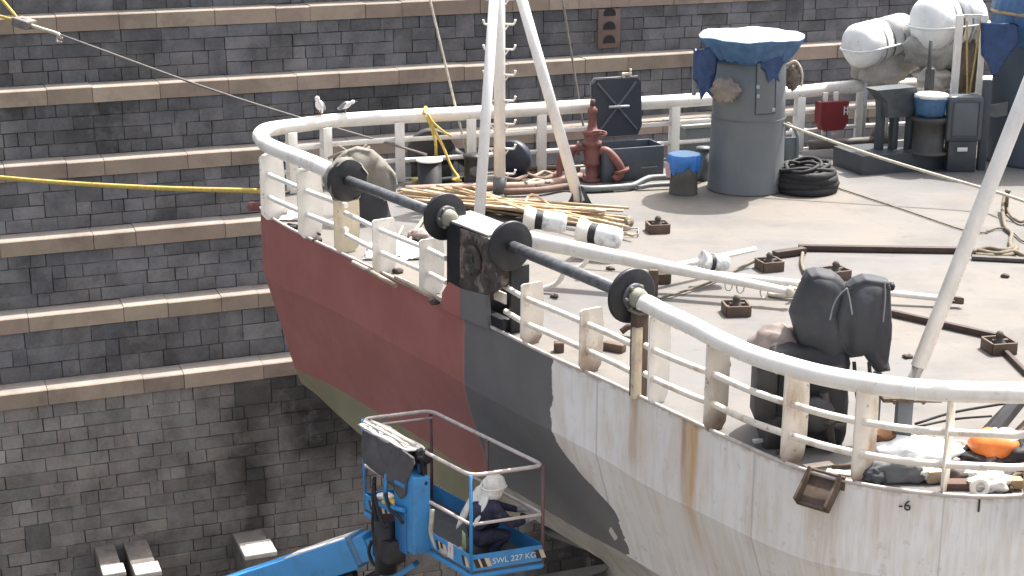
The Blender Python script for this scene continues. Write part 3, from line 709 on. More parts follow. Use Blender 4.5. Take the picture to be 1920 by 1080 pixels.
mb=MB(); mb.prism([zrow(*q) for q in ((868.5,540),(916,552),(921,616),(868.5,594))],o+n*.014,ax,.06); mb.build('raised_grey_plate',M('grey_hull_plate',(.145,.144,.145),.55,.12,2),t)
mb=MB(); mb.box(q0+e*(Lb*.42)-n*.22+Z3*((zt0+zt1)/2+.02),(Lb*1.15,.5,.025),(e,n,Z3),.005); mb.build('top_plate',M('top_plate_paint',(.36,.35,.33),.6,.25,4,dirt=(.1,.08,.07),dirt_amt=.7),t)
mb=MB(); mb.box(q0+e*(Lb*.45)-n*.42+Z3*(zt0*.5),(Lb*.9,.03,zt0),(e,n,Z3)); mb.box(q0+e*(Lb*1.32)-n*.20+Z3*.42,(.05,.26,.84),(e,n,Z3),.004); mb.build('back_plate',black,t)
mb=MB(); mb.box(q0+e*(Lb*1.12)-n*.06+Z3*.42,(.26,.03,.14),(e,n,Z3),.01); mb.build('white_patch',white_rusty,t)
mb=MB(); mb.box(q1+e*.12-n*.05+Z3*.02,(.34,.12,.30),(e,n,Z3),.004); mb.build('gap_shade',black,t)  # black box stands in for the dark of the opening here
# support stand of the front roller next to the pipe end
p=foot(1196,742); t=thing('roller_stand','small dark stand holding the front roller beside the end of the thick white pipe','stand',p)
mb=MB(); mb.box(p+Z3*.48,(.12,.16,.96),(E1,V((-E1.y,E1.x,0)),Z3),.008); mb.build('upright',brown,t)
mb=MB(); mb.box(p+Z3*.975+E1*.02,(.24,.22,.03),(E1,V((-E1.y,E1.x,0)),Z3),.005); mb.build('cap_plate',M('cap_plate_paint',(.22,.21,.18),.6,.3,6),t)
# ================================================================ MAST
m0=P(937,362); mk=mpp(937,362)
apex=V((m0.x,m0.y,Z(m0.x,m0.y,-150)))
t=thing('tripod_mast','white tripod mast with climbing hooks rising out of the picture above the deck','mast',m0)
mastp=M('white_mast_paint',(.78,.77,.75),.45,.08,2,dirt=(.45,.43,.42),dirt_amt=.5,dirt_scale=2.5,streak=.6)
mb=MB(); mb.cyl(m0,m0+Z3*.28,.115,n=16); mb.build('mast_foot',greyp,t)
mb=MB(); mb.cyl(m0+Z3*.281,apex,.098,.09,16); mb.build('main_pole',mastp,t)
lf=P(897,428); mb=MB(); mb.cyl(lf+Z3*.0,apex,.088,.075,14); mb.build('leg',mastp,t)
rf=P(1086,390); mb=MB(); mb.cyl(rf+Z3*.10,apex,.092,.085,14); lg=mb.build('leg',mastp,t)
mb=MB()
for a in (0,PI/2): 
    ax_=V((math.cos(a+.2),math.sin(a+.2),0)); mb.prism([(-.24,0),(.24,0),(.05,.36),(-.05,.36)],rf+Z3*.0+ax_*0,(ax_,Z3,V((-ax_.y,ax_.x,0))),.02)
mb.box(rf+Z3*.01,(.5,.5,.02)); mb.build('gusset_foot',greyd,t)
for i,py in enumerate((-2,45,92,140,188,232,278,325)):
    z=Z(m0.x,m0.y,py)
    for s in (1,-1):
        if s<0 and py>290: continue
        b=V((m0.x,m0.y,z)); dr=V((s,-.25,0)).normalized()
        mb=MB(); mb.tube([b+dr*.09,b+dr*.20,b+dr*.245+Z3*.01,b+dr*.27+Z3*.08],.019,6,3); mb.tube([b+dr*.09-Z3*.10,b+dr*.14-Z3*.03,b+dr*.15],.012,5,2); mb.build('hook',white,t)
# ================================================================ HATCH
hb=P(1187,338); k=mpp(1187,338)
t=thing('deck_hatch','dark grey open hatch box with its cross braced lid standing upright','hatch',hb)
hx,hy=U,W; hw,hd,hh=1.12,.62,.58
c=hb+hy*.30
def hbx(mb,cx,cy,cz,sx,sy,sz): mb.box(c+hx*cx+hy*cy+Z3*cz,(sx,sy,sz),(hx,hy,Z3),.006)
mb=MB(); hbx(mb,0,-hd/2,hh/2,hw,.03,hh); hbx(mb,0,hd/2,hh/2,hw,.03,hh); hbx(mb,-hw/2,0,hh/2,.03,hd-.032,hh); hbx(mb,hw/2,0,hh/2,.03,hd-.032,hh); mb.build('coaming',M('hatch_grey',(.075,.09,.105),.5,.15,3,dirt=(.05,.05,.055),dirt_amt=.4),t)
mb=MB(); hbx(mb,0,0,.03,hw-.04,hd-.04,.02); mb.build('hatch_shade',M('inside_shade',(.012,.012,.013),.9),t)  # near-black sheet stands in for the shade inside the open hatch
mb=MB(); hbx(mb,-.36,-hd/2-.02,.44,.07,.03,.05); mb.build('latch',M('handle_grey',(.2,.21,.22),.5),t)
mb=MB(); hbx(mb,.28,-hd/2-.03,.22,.32,.02,.025); mb.build('handle',M('handle_grey',(.2,.21,.22),.5),t)
lc=P(1149,252,.60); lc=c+hx*((lc-c).dot(hx)-.10)+hy*(hd/2+.05); lc.z=.66
lw,lh=.92,1.0; tilt=.10; lz=V((0,0,1))*math.cos(tilt)+hy*math.sin(tilt); ln=lz.cross(hx)*-1
rot=-.0
mb=MB(); r_=.08; pol=[(-lw/2+r_,0),(lw/2-r_,0),(lw/2,r_*2),(lw/2,lh-r_),(lw/2-r_,lh),(-lw/2+r_,lh),(-lw/2,lh-r_),(-lw/2,r_*2)]
mb.prism(pol,lc,(hx,lz,ln),.06); lid=mb.build('lid',M('lid_grey',(.035,.042,.055),.45,.12,3),t)
fr=-ln if ln.y>0 else ln
for (x0,y0,x1,y1) in ((-.36,.93,.36,.10),(.36,.93,-.36,.10)):
    a=lc+hx*x0+lz*y0+fr*.04; b=lc+hx*x1+lz*y1+fr*.04; MB().beam(a,b,.035,.035,up=fr).build('brace',M('brace_grey',(.10,.115,.14),.45),lid)
mb=MB(); a=lc+lz*.52+fr*.11; mb.tube([a-hx*.19,a+hx*.19],.022,8,0); mb.cyl(a,a-fr*.08,.03,n=8); mb.build('handle',M('handle_pale',(.42,.44,.46),.4),lid)
mb=MB(); a=[lc+hx*(-lw/2-.02)+lz*.05,lc+hx*(-lw/2-.02)+lz*(lh-.06),lc+hx*(-lw/2+.05)+lz*(lh+.02),lc+hx*(lw/2-.05)+lz*(lh+.02)]; mb.tube(a,.014,6,0); mb.build('seal_strip',M('strip_grey',(.2,.2,.21),.5),lid)
mb=MB(); a=lc+hx*.14+lz*(lh+.01); mb.box(a+Z3*.03,(.06,.05,.08),None,.01); mb.box(a+hx*.06+Z3*.06,(.17,.05,.05),None,.01); mb.cyl(a+hx*.13+Z3*.08,a+hx*.13+Z3*.15,.02,n=8); mb.build('lid_clip',ropew,lid)
# ================================================================ RED VALVE
vb=P(1109,340); t=thing('hydrant_valve','red oxide painted standing valve with flanges and side elbow left of the open hatch','valve',vb)
kz_=1/mpp(1109,340)
mb=MB(); mb.lathe(vb,[(.17,0),(.17,.05),(.11,.06),(.11,.28),(.15,.30),(.15,.36),(.13,.38),(.15,.50),(.13,.62),(.17,.64),(.17,.70),(.11,.72),(.12,.82),(.17,.84),(.17,.885),(.10,.90),(.075,.98),(.06,1.18),(.085,1.2),(.085,1.26),(.05,1.29),(.03,1.34)],n=18); mb.build('valve_body',redp,t)
mb=MB(); mb.tube([vb+Z3*.52+X3*.1,vb+V((.25,-.05,.54)),vb+V((.42,-.1,.38)),vb+V((.5,-.12,.2)),vb+V((.38,-.16,.06))],.075,12,5); mb.lathe(vb+V((.50,-.12,.24)),[(.14,0),(.14,.05)],V((.3,0,-1)),14); mb.build('elbow_pipe',redp,t)
mb=MB(); mb.tube([vb+Z3*.58-X3*.1,vb+V((-.28,0,.58)),vb+V((-.36,0,.46)),vb+V((-.36,0,.3))],.06,10,4); mb.lathe(vb+V((-.26,0,.58)),[(.12,0),(.12,.05)],X3,14); mb.build('side_pipe',redp,t)
mb=MB(); mb.tube([vb+V((.09+.15*math.cos(a),-.14+.02*math.sin(a*2),.86+.15*math.sin(a)*.3)) for a in [i*2*PI/10 for i in range(10)]],.016,6,3,closed=True); mb.tube([vb+V((-.06,-.14,.86)),vb+V((.24,-.14,.86))],.013,6,0); mb.build('hand_wheel',redp,t)
mb=MB(); mb.tube([vb+Z3*1.32,vb+V((0,0,1.42))],.045,8,0); mb.build('top_nut',M('dark_nut',(.09,.05,.045),.6),t)
def single(mb,name,mat,label,cat,group=None,**k): return tag(mb.build(name,mat,**k),label,cat,group)
# second red stanchion pipe leaning beside
p=P(1048,345); mb=MB(); mb.tube([p+V((0,0,.0)),p+V((.02,0,.42)),p+V((.10,0,.60)),p+V((.3,.05,.62))],.055,10,4); mb.lathe(p,[(.12,0),(.12,.04)]); single(mb,'deck_pipe',redp,'bent red pipe stub rising left of the red valve','pipe')
# ================================================================ VENTS
vb=P(1397,353); t=thing('mushroom_vent','grey mushroom ventilator trunk, its head wrapped in blue tarpaulin, nearer of two','ventilator',vb)
ztop=Z(vb.x,vb.y,96)
mb=MB(); mb.lathe(vb,[(.645,0),(.645,.03),(.635,.05),(.605,ztop*.6),(.585,ztop)],n=44); mb.build('trunk',greyp,t)
# head under tarpaulin
zr=Z(vb.x,vb.y,72); R0=.86; wob=lambda a,h:(1+.006*math.sin(7*a+h*9)+.005*math.sin(17*a),.012*math.sin(5*a)+.006*math.sin(11*a))
def skirt(a,h):
    g=max(0,min(1,(tr+.02-h)/.25)); return (1+g*(.028*math.sin(19*a+4*h)+.022*math.sin(31*a+2)+.012*math.sin(47*a)), .012*math.sin(5*a)+.006*math.sin(11*a))
tr=zr+.02
mb=MB(); mb.lathe(vb,[(.60,tr-.36),(.66,tr-.30),(.75,tr-.18),(.83,tr-.06),(.868,tr+.0),(.86,tr+.03)],n=96,wob=skirt,capped=False); sk=mb.build('tarpaulin_skirt',bluet,t)
mb=MB(); mb.lathe(vb,[(.866,tr+.025),(.855,tr+.045),(.80,tr+.065),(.55,tr+.085),(.25,tr+.095),(0,tr+.10)],n=72,wob=wob,capped=False); mb.build('tarpaulin_top',bluetop,t)  # paler copy of the tarpaulin: sunlight on its top put into the colour
mb=MB(); mb.tube([vb+V((.615*math.cos(a),.615*math.sin(a),tr-.34+.012*math.sin(3*a))) for a in [i*2*PI/24 for i in range(24)]],.018,6,2,closed=True); mb.build('lashing',M('dark_blue_lashing',(.02,.05,.11),.7),t)
def flap(px0,py0,w_,h_,name,mat,parent,seed,off=.0):
    p=PY(px0,py0,vb.y-.62+off); kk=proj(p)[2]/F
    pl=[(-.5,.5),(-.2,.46),(.15,.52),(.5,.44),(.46,0),(.3,-.28),(.38,-.5),(.08,-.36),(-.14,-.52),(-.3,-.2),(-.5,-.1)]
    mb=MB(); mb.pillow([(a*w_*kk,b*h_*kk) for a,b in pl],p,(X3,Z3,-Y3),.08,k=.05,amp=.03,freq=6,seed=seed,cuts=3); return mb.build(name,mat,parent)
flap(1322,138,46,96,'tarpaulin_flap',M('dark_blue_flap',(.025,.06,.16),.45,.3,6,bump=.4),t,1,.35)
flap(1448,122,42,66,'tarpaulin_flap',M('dark_blue_flap',(.025,.06,.16),.45,.3,6),t,4,.02)
# inspection panel and seams
for (a0,a1,z0,z1) in ((.04,.62,Z(vb.x,vb.y-.6,214),Z(vb.x,vb.y-.6,118)),):
    mb=MB(); pts=[]; nn=10
    for i in range(nn): 
        th0=-PI/2+a0+(a1-a0)*i/nn; th1=-PI/2+a0+(a1-a0)*(i+1)/nn
        rr=lambda z:.645-(.06)*(z/ztop)+.012
        vs=[mb.bm.verts.new(vb+V((math.cos(th)*rr(z),math.sin(th)*rr(z),z))) for th,z in ((th0,z0),(th1,z0),(th1,z1),(th0,z1))]; mb.bm.faces.new(vs)
        ed=[]
    pn=mb.build('inspection_panel',greyp,t,smooth=False)
    mb=MB(); rr2=.62
    corners=[(a0,z0),(a1,z0),(a1,z1),(a0,z1)]; line=[]
    for i in range(4):
        (aa,za),(ab,zb)=corners[i],corners[(i+1)%4]
        for j in range(6):
            f_=j/6; th=-PI/2+aa+(ab-aa)*f_; z=za+(zb-za)*f_; r=.645-.06*(z/ztop)+.014; line.append(vb+V((math.cos(th)*r,math.sin(th)*r,z)))
    mb.tube(line,.009,5,0,closed=True); mb.build('panel_edge',M('panel_shadow_grey',(.045,.06,.07),.6),pn)
    for a,z in ((.08,z0+.45),(.09,z0+.3),(.56,z0+.06)):
        th=-PI/2+a; r=.645-.06*(z/ztop)+.02; q=vb+V((math.cos(th)*r,math.sin(th)*r,z)); mb=MB(); mb.box(q,(.05,.03,.06),None,.008); mb.build('clip',M('pale_clip',(.36,.40,.42),.5),pn)
mb=MB(); mb.tube([vb+V((.624*math.cos(a),.624*math.sin(a),1.24)) for a in [i*2*PI/30 for i in range(30)]],.006,5,1,closed=True); mb.build('weld_seam',greyp,t)
# side bracket on the left of the trunk, cloth bundle, right hand hoses
p=PY(1302,150,vb.y+.1); mb=MB(); kk=proj(p)[2]/F; mb.box(p,(.07,.05,.52),None,.006); mb.build('side_bracket',M('pale_green_grey',(.24,.27,.26),.6),t)
p=PY(1360,170,vb.y-.62); mb=MB(); mb.blob(p,.22,.12,.19,amp=.22,freq=2.4,seed=3,fold=.08,nf=7); single(mb,'rag_bundle',ragm,'brown rag bundle stuffed against the left of the blue wrapped ventilator','rag')
p=PY(1487,140,vb.y+.2); kk=proj(p)[2]/F; mb=MB(); mb.tube([p+V((-.12,0,.16)),p+V((.03,0,.22)),p+V((.14,0,.05)),p+V((.15,0,-.2))],.022,8,5); mb.build('hose_loop',ropew,t)
mb=MB(); mb.blob(p+V((.0,.02,-.05)),.13,.1,.19,amp=.25,freq=3,seed=9); single(mb,'cloth_bag',M('brown_bag',(.16,.13,.11),.9,.4,7,bump=.4),'brown bag hanging by a hose on the right of the nearer ventilator','bag')
# pipe frame on the right of the vent
p=P(1480,315); mb=MB(); mb.tube([p+V((-.12,0,0)),p+V((-.12,0,.72)),p+V((-.02,0,.78)),p+V((.12,0,.55)),p+V((.13,0,0))],.028,8,3); mb.box(p+V((0,.05,.3)),(.22,.03,.5),None,.005); single(mb,'pipe_guard',M('guard_grey',(.13,.16,.17),.5),'grey bent pipe guard frame standing right of the nearer ventilator','guard frame')
p=P(1497,262); mb=MB(); mb.cyl(p,p+Z3*.16,.09,n=14); mb.lathe(p+Z3*.16,[(.17,0),(.19,.02),(.17,.05),(0,.07)],n=18); single(mb,'deck_vent',M('white_cap',(.7,.7,.68),.5,.1,5),'small low white capped deck vent in front of the far railing','vent')
# second vent at the frame edge
vb2=P(1942,300); t=thing('mushroom_vent','bigger grey ventilator at the right edge with blue tarpaulin, behind the liferafts','ventilator',vb2)
mb=MB(); mb.lathe(vb2,[(.93,0),(.92,.05),(.88,1.6),(.86,2.35)],n=48); mb.build('trunk',M('blue_grey_paint',(.06,.08,.105),.5,.12,1.5,dirt=(.04,.05,.06),dirt_amt=.4),t)
z2=2.35; mb=MB(); mb.lathe(vb2,[(.87,z2-.25),(.92,z2-.0),(.97,z2+.15),(.99,z2+.45),(.92,z2+.75),(.5,z2+.9),(0,z2+.93)],n=90,wob=lambda a,h:(1+.02*math.sin(15*a+3*h)+.018*math.sin(27*a),.06*math.sin(5*a)*(1 if h<z2+.1 else .3)),capped=False); mb.build('tarpaulin_cover',bluet,t)
mb=MB(); mb.tube([vb2+V((.99*math.cos(a),.99*math.sin(a),z2+.36)) for a in [i*2*PI/28 for i in range(28)]],.03,8,1,closed=True); mb.build('rope_band',M('tan_rope',(.42,.30,.16),.8,.2,12),t)
p=PY(1866,85,vb2.y-.75); mb=MB(); kk=proj(p)[2]/F
mb.pillow([(a*kk,b*kk) for a,b in ((-32,40),(40,44),(46,10),(20,-30),(2,-62),(-12,-35),(-26,-20))],p,(V((.8,-.6,0)),Z3,V((-.6,-.8,0))),.08,k=.05,amp=.03,freq=5,seed=5); mb.build('tarpaulin_flap',M('dark_blue_flap',(.025,.06,.16),.45),t)
# ================================================================ LIFERAFTS ON THE FAR RAIL
def raft(label,px0,py0,px1,py1,r,y,half2wrap,off):
    a=PY(px0,py0,y); b=PY(px1,py1,y+off); d=(b-a).normalized(); L=(b-a).length
    t=thing('liferaft_canister',label,'liferaft',V((a.x,a.y,a.z-r)),'liferaft canisters by the far railing')
    prof=[(0,-.62*r)]+[(r*math.cos(q),-.62*r*math.sin(q)) for q in [PI/2*(1-i/7) for i in range(1,7)]]+[(r,0),(r*1.0,L*.5-.03)]
    mb=MB(); mb.lathe(a,prof,d,32); mb.build('front_shell',white_clean,t)
    prof=[(r*1.0,L*.5+.0),(r,L)]+[(r*math.cos(q),L+.62*r*math.sin(q)) for q in [PI/2*(i/7) for i in range(1,7)]]+[(0,L+.62*r)]
    mb=MB(); mb.lathe(a,prof,d,32); mb.build('rear_shell',white_clean if not half2wrap else M('plastic_wrapped_shell',(.60,.59,.56),.4,.15,4,bump=.4),t)
    mb=MB(); mb.lathe(a,[(r*1.012,L*.5-.03),(r*1.012,L*.5+.0)],d,32,capped=False); mb.build('seam_band',M('seam_dark',(.10,.10,.10),.6),t)
    # horizontal flange where the two half shells meet
    x,yv,_=frame(d); side=d.cross(Z3).normalized(); pts=[]
    for i in range(24):
        q=2*PI*i/24; cc=(L/2)+math.cos(q)*(L/2+.62*r)*1.0; ss=math.sin(q)
        # rounded capsule outline
        if cc<0: rr=r*math.sqrt(max(0,1-(cc/(.62*r))**2))
        elif cc>L: rr=r*math.sqrt(max(0,1-((cc-L)/(.62*r))**2))
        else: rr=r
        pts.append(a+d*cc+side*(math.copysign(rr,ss) if abs(ss)>1e-6 else 0)*1.0)
    pts2=[]
    for i in range(40):
        q=2*PI*i/40; ex=(L/2+.62*r)*1.02; c_=math.copysign(abs(math.cos(q))**.55,math.cos(q))*ex; s_=math.copysign(abs(math.sin(q))**.62,math.sin(q))*r*1.03
        pts2.append(a+d*(L/2+c_)+side*s_-Z3*.04)
    mb=MB(); mb.tube(pts2,.022,6,1,closed=True); mb.build('flange',white_clean,t)
    # cradle
    mb=MB()
    for f in (.22,.78):
        c=a+d*L*f; arc=[c+side*(r+.01)*math.cos(q)+Z3*(r+.01)*math.sin(q) for q in [PI+.25+(PI-.5)*i/10 for i in range(11)]]
        mb.tube(arc,.03,6,0); mb.cyl(c-Z3*(r),V((c.x,c.y,0)),.035,n=8)
    mb.build('cradle',M('cradle_grey',(.45,.46,.46),.5),t)
    for f in (.3,.72):
        c=a+d*L*f; mb=MB(); mb.lathe(c,[(r*1.008,-.02),(r*1.014,0),(r*1.008,.02)],d,30,capped=False); mb.build('strap',M('strap_grey',(.30,.29,.27),.7),t)
    return a,d,L,side
a,d,L,sd=raft('white liferaft canister low on the left, its rear half wrapped in plastic',1612,86,1690,66,.42,29.9,True,.5)
mb=MB(); mb.blob(a+d*.55-Z3*.42,.62,.36,.42,amp=.22,freq=2,seed=12,fold=.08,nf=9); single(mb,'wrapping_sheet',M('grimy_plastic',(.42,.40,.36),.5,.3,4,bump=.5,dirt=(.2,.16,.12),dirt_amt=.7),'grimy plastic wrapping hanging under the left liferaft canister','wrapping')
mb=MB(); mb.blob(a+d*.98-Z3*.02,.30,.40,.40,amp=.12,freq=2.5,seed=31,fold=.05); single(mb,'wrapping_sheet',M('pale_plastic',(.62,.62,.60),.4,.15,4,bump=.5),'pale plastic bundled between the two liferaft canisters','wrapping')
a2,d2,L2_,sd2=raft('big white liferaft canister on the right, bare with a dark seam round it',1744,44,1812,36,.50,29.6,False,.3)
mb=MB(); mb.blob(a2+d2*.25-Z3*.5,.60,.36,.40,amp=.22,freq=2,seed=15,fold=.09,nf=8); single(mb,'wrapping_sheet',M('grimy_plastic_grey',(.34,.34,.32),.5,.3,4,bump=.5,dirt=(.2,.16,.12),dirt_amt=.6),'grey plastic wrapping sagging under the right liferaft canister','wrapping')
mb=MB(); mb.blob(a2+d2*.2-Z3*1.02,.34,.25,.26,amp=.25,freq=2.5,seed=19); single(mb,'cloth_bundle',M('dirty_white_cloth',(.6,.56,.5),.8,.3,5,bump=.4),'dirty white cloth bundle on the far rail below the right liferaft','cloth')
# launching rack with ropes right of the canisters
rk0=PY(1787,195,28.6); rk1=PY(1833,190,28.6); t=thing('launch_rack','tall white steel rack with ropes hanging in it, right of the liferafts','rack',V((rk0.x,rk0.y,0)))
h0=Z(rk0.x,rk0.y,28)
for p in (rk0,rk1):
    mb=MB(); mb.box(V((p.x,p.y,(h0+p.z)/2)),(.13 if p is rk0 else .10,.08,h0-p.z),None,.008); mb.build('upright',white,t)
for z in (rk0.z+.14,h0-.02):
    mb=MB(); mb.beam(V((rk0.x,rk0.y,z)),V((rk1.x,rk1.y,z)),.05,.06); mb.build('cross_bar',white_rusty,t)
mb=MB(); mb.tube([V((rk0.x-.5,rk0.y-.02,rk0.z+.10)),V((rk0.x+.2,rk0.y-.05,rk0.z+.12)),V((rk1.x+.05,rk1.y,rk0.z+.16))],.05,8,2); mb.build('bottom_pipe',white,t)
for i,(dx0,dx1) in enumerate(((.12,.22),(.36,.26))):
    mb=MB(); mb.tube([V((rk0.x+dx0,rk0.y-.04,h0-.1)),V((rk0.x+(dx0+dx1)/2,rk0.y-.06,(h0+rk0.z)/2)),V((rk0.x+dx1,rk0.y-.06,rk0.z+.2)),V((rk0.x+dx1-.03,rk0.y-.06,rk0.z-.2)),V((rk0.x+dx1+.06,rk0.y-.06,rk0.z-.25))],.018,6,4)
    single(mb,'hanging_rope',M('ochre_rope',(.45,.33,.13),.8,.2,14),('ochre rope hanging in the white rack, the left one' if i==0 else 'ochre rope hanging in the white rack, the right one'),'rope')
# cloth mass and brown gear behind the rack, on the rail
p=PY(1812,120,29.6); mb=MB(); mb.blob(p,.30,.25,.55,amp=.25,freq=2,seed=23,fold=.1); single(mb,'tarpaulin_bundle',M('brown_grey_bundle',(.17,.135,.10),.85,.35,5,bump=.5),'brown bundled tarpaulin hanging behind the ropes of the white rack','tarpaulin')
# red locker box on the rail
p=PY(1559,216,29.7); t=thing('red_box','red enamel box hung on the far railing by two white straps','box',V((p.x,p.y,p.z-.28))); k=proj(p)[2]/F
mb=MB(); mb.prism([(-.29,.27),(.29,.27),(.29,-.14),(.2,-.27),(-.2,-.27),(-.29,-.14)],p,(U,Z3,W),.24); mb.build('case',redb,t)
for s in (-.16,.06):
    mb=MB(); mb.box(p+U*s+Z3*.34-W*.02,(.09,.05,.2),(U,W,Z3),.005); mb.box(p+U*s-Z3*.32-W*.02,(.08,.05,.10),(U,W,Z3),.005); mb.build('strap',white,t)
mb=MB(); 
for s in (-.05,.02): mb.box(p+U*.24+Z3*(.12+s)-W*.13,(.10,.01,.018),(U,W,Z3)); mb.box(p+U*(.24+s)+Z3*.1-W*.131,(.018,.012,.16),(U,W,Z3))
mb.build('label_marks',inkw,t)
# ================================================================ PUMP SET AND GEAR IN FRONT OF SECOND VENT
pb=P(1725,322); t=thing('mooring_winch','dark grey winch on a low plinth in front of the liferafts','winch',pb)
k=mpp(1725,322)
mb=MB(); c=pb+W*.55; mb.prism([(-1.15,0),(1.0,0),(1.0,.30),(.3,.34),(-1.15,.34)],c,(U,Z3,-W),1.0); mb.build('plinth',greyd,t)
fr0=P(1655,300); 
for px in (1656,1682,1712):
    p=P(px,318)+W*.2; mb=MB(); mb.box(V((p.x,p.y,.75)),(.11,.16,.98),(U,W,Z3),.01); mb.build('frame_leg',M('winch_grey',(.05,.062,.07),.5,.15,4),t)
p=P(1682,318)+W*.22; mb=MB(); mb.prism([(-.5,.24),(.3,.26),(.36,.02),(.22,-.26),(-.24,-.26),(-.28,.02)],V((p.x,p.y,1.2)),(U,Z3,-W),.4); mb.build('gear_case',M('winch_grey2',(.06,.072,.08),.5,.25,4,dirt=(.02,.02,.02),dirt_amt=.6,dirt_scale=4),t)
p=P(1530,300); q=P(1655,298); mb=MB(); mb.cyl(V((p.x,p.y,.22))+W*.3,V((q.x,q.y,.34)),.09,n=14); mb.lathe(V((q.x,q.y,.34))-U*.16,[(.16,0),(.24,.02),(.24,.1),(.16,.12)],U,18); mb.build('drive_shaft',M('brown_shaft',(.09,.075,.065),.6,.3,5),t)
p=P(1742,320)+W*.1; mb=MB(); mb.lathe(V((p.x,p.y,.3)),[(.36,0),(.36,.04),(.28,.06),(.27,.55),(.33,.6),(.33,.66)],n=24); mb.build('warping_drum',M('drum_grey_brown',(.055,.053,.05),.55,.3,5),t)
bk=V((p.x,p.y,1.0)); tb=thing('blue_bucket','blue bucket with white lid cloth standing on the dark winch drum','bucket',bk)
mb=MB(); mb.lathe(bk-Z3*.04,[(.22,0),(.25,.05),(.29,.30),(.30,.34)],n=24,wob=lambda a,h:(1+.03*math.sin(9*a),.015*math.sin(5*a))); mb.build('bucket_side',bluet,tb)
mb=MB(); mb.lathe(bk+Z3*.30,[(.30,0),(.29,.06),(.15,.085),(0,.09)],n=24,wob=lambda a,h:(1+.02*math.sin(7*a),0)); mb.build('top_sheet',whitecl,tb)
mb=MB(); mb.pillow([(-.05,.18),(.06,.2),(.07,-.1),(.0,-.2),(-.07,-.08)],bk+V((.28,-.1,.12)),(X3,Z3,-Y3),.04,k=.03,amp=.02,seed=2,cuts=2); mb.build('side_strip',bluetop,tb)
p=P(1736,200,1.9); mb=MB(); q=PY(1736,215,28.3); mb.cyl(V((q.x,q.y,.9)),V((q.x,q.y,2.25)),.04,n=8); mb.box(V((q.x+.02,q.y,1.5)),(.16,.05,.5),None,.01); single(mb,'stanchion',M('stanchion_dark',(.05,.05,.055),.5),'thin dark stanchion rising between the liferafts and the blue bucket','stanchion')
p=PY(1722,195,29.2); mb=MB(); mb.prism([(-.12,.28),(.12,.3),(.12,-.15),(.05,-.34),(-.12,-.1)],p,(X3,Z3,-Y3),.1); single(mb,'davit_bracket',white,'white pointed davit bracket on the far rail above the blue bucket','bracket')
cb=P(1800,322); t=thing('control_cabinet','grey control cabinet on a stand left of the bigger ventilator','cabinet',cb)
mb=MB(); mb.box(cb+V((0,.1,.95)),(.62,.35,.80),None,.05); mb.build('body',M('cabinet_grey',(.075,.088,.10),.5,.12,4),t)
mb=MB(); mb.box(cb+V((.0,-.085,.95)),(.46,.03,.64),None,.04); mb.build('door',M('cabinet_door_grey',(.10,.115,.13),.45,.1,4),t)
mb=MB(); mb.box(cb+V((0,.1,.28)),(.5,.3,.55),None,.01); mb.build('stand',greyd,t)
mb=MB(); mb.box(cb+V((-.02,-.1,.42)),(.18,.02,.07),None,.005); mb.build('name_plate',inkw,t)
p=P(1838,318); mb=MB(); mb.box(V((p.x,p.y,.8)),(.14,.14,1.6),None,.01); single(mb,'deck_post',M('post_grey',(.055,.065,.08),.5,.15,4),'square dark grey post between the control cabinet and the bigger ventilator','post')
p=PY(1862,205,28.2); mb=MB(); mb.prism([(-.3,.02),(.25,.14),(.25,-.1),(.05,-.14),(-.3,-.06)],p,(X3,Z3,-Y3),.05); single(mb,'metal_flap',M('flap_grey',(.11,.12,.125),.6,.3,6),'thin grey metal flap sticking out beside the bigger ventilator','flap')
p=P(1770,305); mb=MB(); mb.box(V((p.x,p.y,.40))-W*.1,(.16,.06,.30),None,.01); mb.box(V((p.x-.1,p.y-.3,.36)),(.32,.2,.03),None,.005); single(mb,'white_bracket',white_rusty,'small white bracket between the winch drum and the control cabinet','bracket')
for i,(px,py,l_) in enumerate(((1580,262,.9),(1640,310,.7))):
    pass
# grey lockers near the first vent
p=P(1303,300); t=thing('deck_locker','low grey locker with pale lid edge behind the nearer ventilator','locker',p)
mb=MB(); mb.box(p+V((.05,.3,.30)),(.75,.6,.60),(U,W,Z3),.02); mb.build('body',M('locker_grey',(.14,.16,.155),.55,.12,4),t)
mb=MB(); mb.box(p+V((.05,.3,.625)),(.82,.66,.05),(U,W,Z3),.01); mb.build('lid',M('locker_lid',(.30,.31,.29),.5,.1,4),t)
p=P(1318,338); mb=MB(); mb.cyl(p,p+Z3*.55,.11,n=14); mb.lathe(p+Z3*.55,[(.14,0),(.14,.03),(0,.05)],n=14); single(mb,'pipe_stub',greyp,'grey capped pipe stub between the blue topped bin and the ventilator','pipe')
bb=P(1281,362); t=thing('deck_bin','grey brown bin with a blue plastic sheet tied over its top','bin',bb)
mb=MB(); mb.lathe(bb,[(.24,0),(.235,.02),(.225,.30),(.235,.32),(.235,.48)],n=14,wob=lambda a,h:(1+.03*math.cos(4*a),0)); mb.build('bin_body',M('bin_brown_grey',(.10,.095,.085),.7,.2,5),t)
mb=MB(); mb.lathe(bb,[(.235,.40),(.27,.46),(.285,.60),(.275,.66),(.15,.68),(0,.685)],n=72,wob=lambda a,h:(1+.03*math.sin(13*a),(.05*math.sin(3*a+1)+.03*math.sin(8*a)) if h<.5 else .005*math.sin(4*a)),capped=False); mb.build('blue_sheet',M('bright_blue_sheet',(.04,.19,.55),.4,.2,5,bump=.3),t)
mb=MB(); mb.lathe(bb,[(.262,.664),(.2,.686),(0,.694)],n=30,capped=False); mb.build('sheet_top',M('pale_blue_top',(.16,.36,.62),.4,.1,5),t)
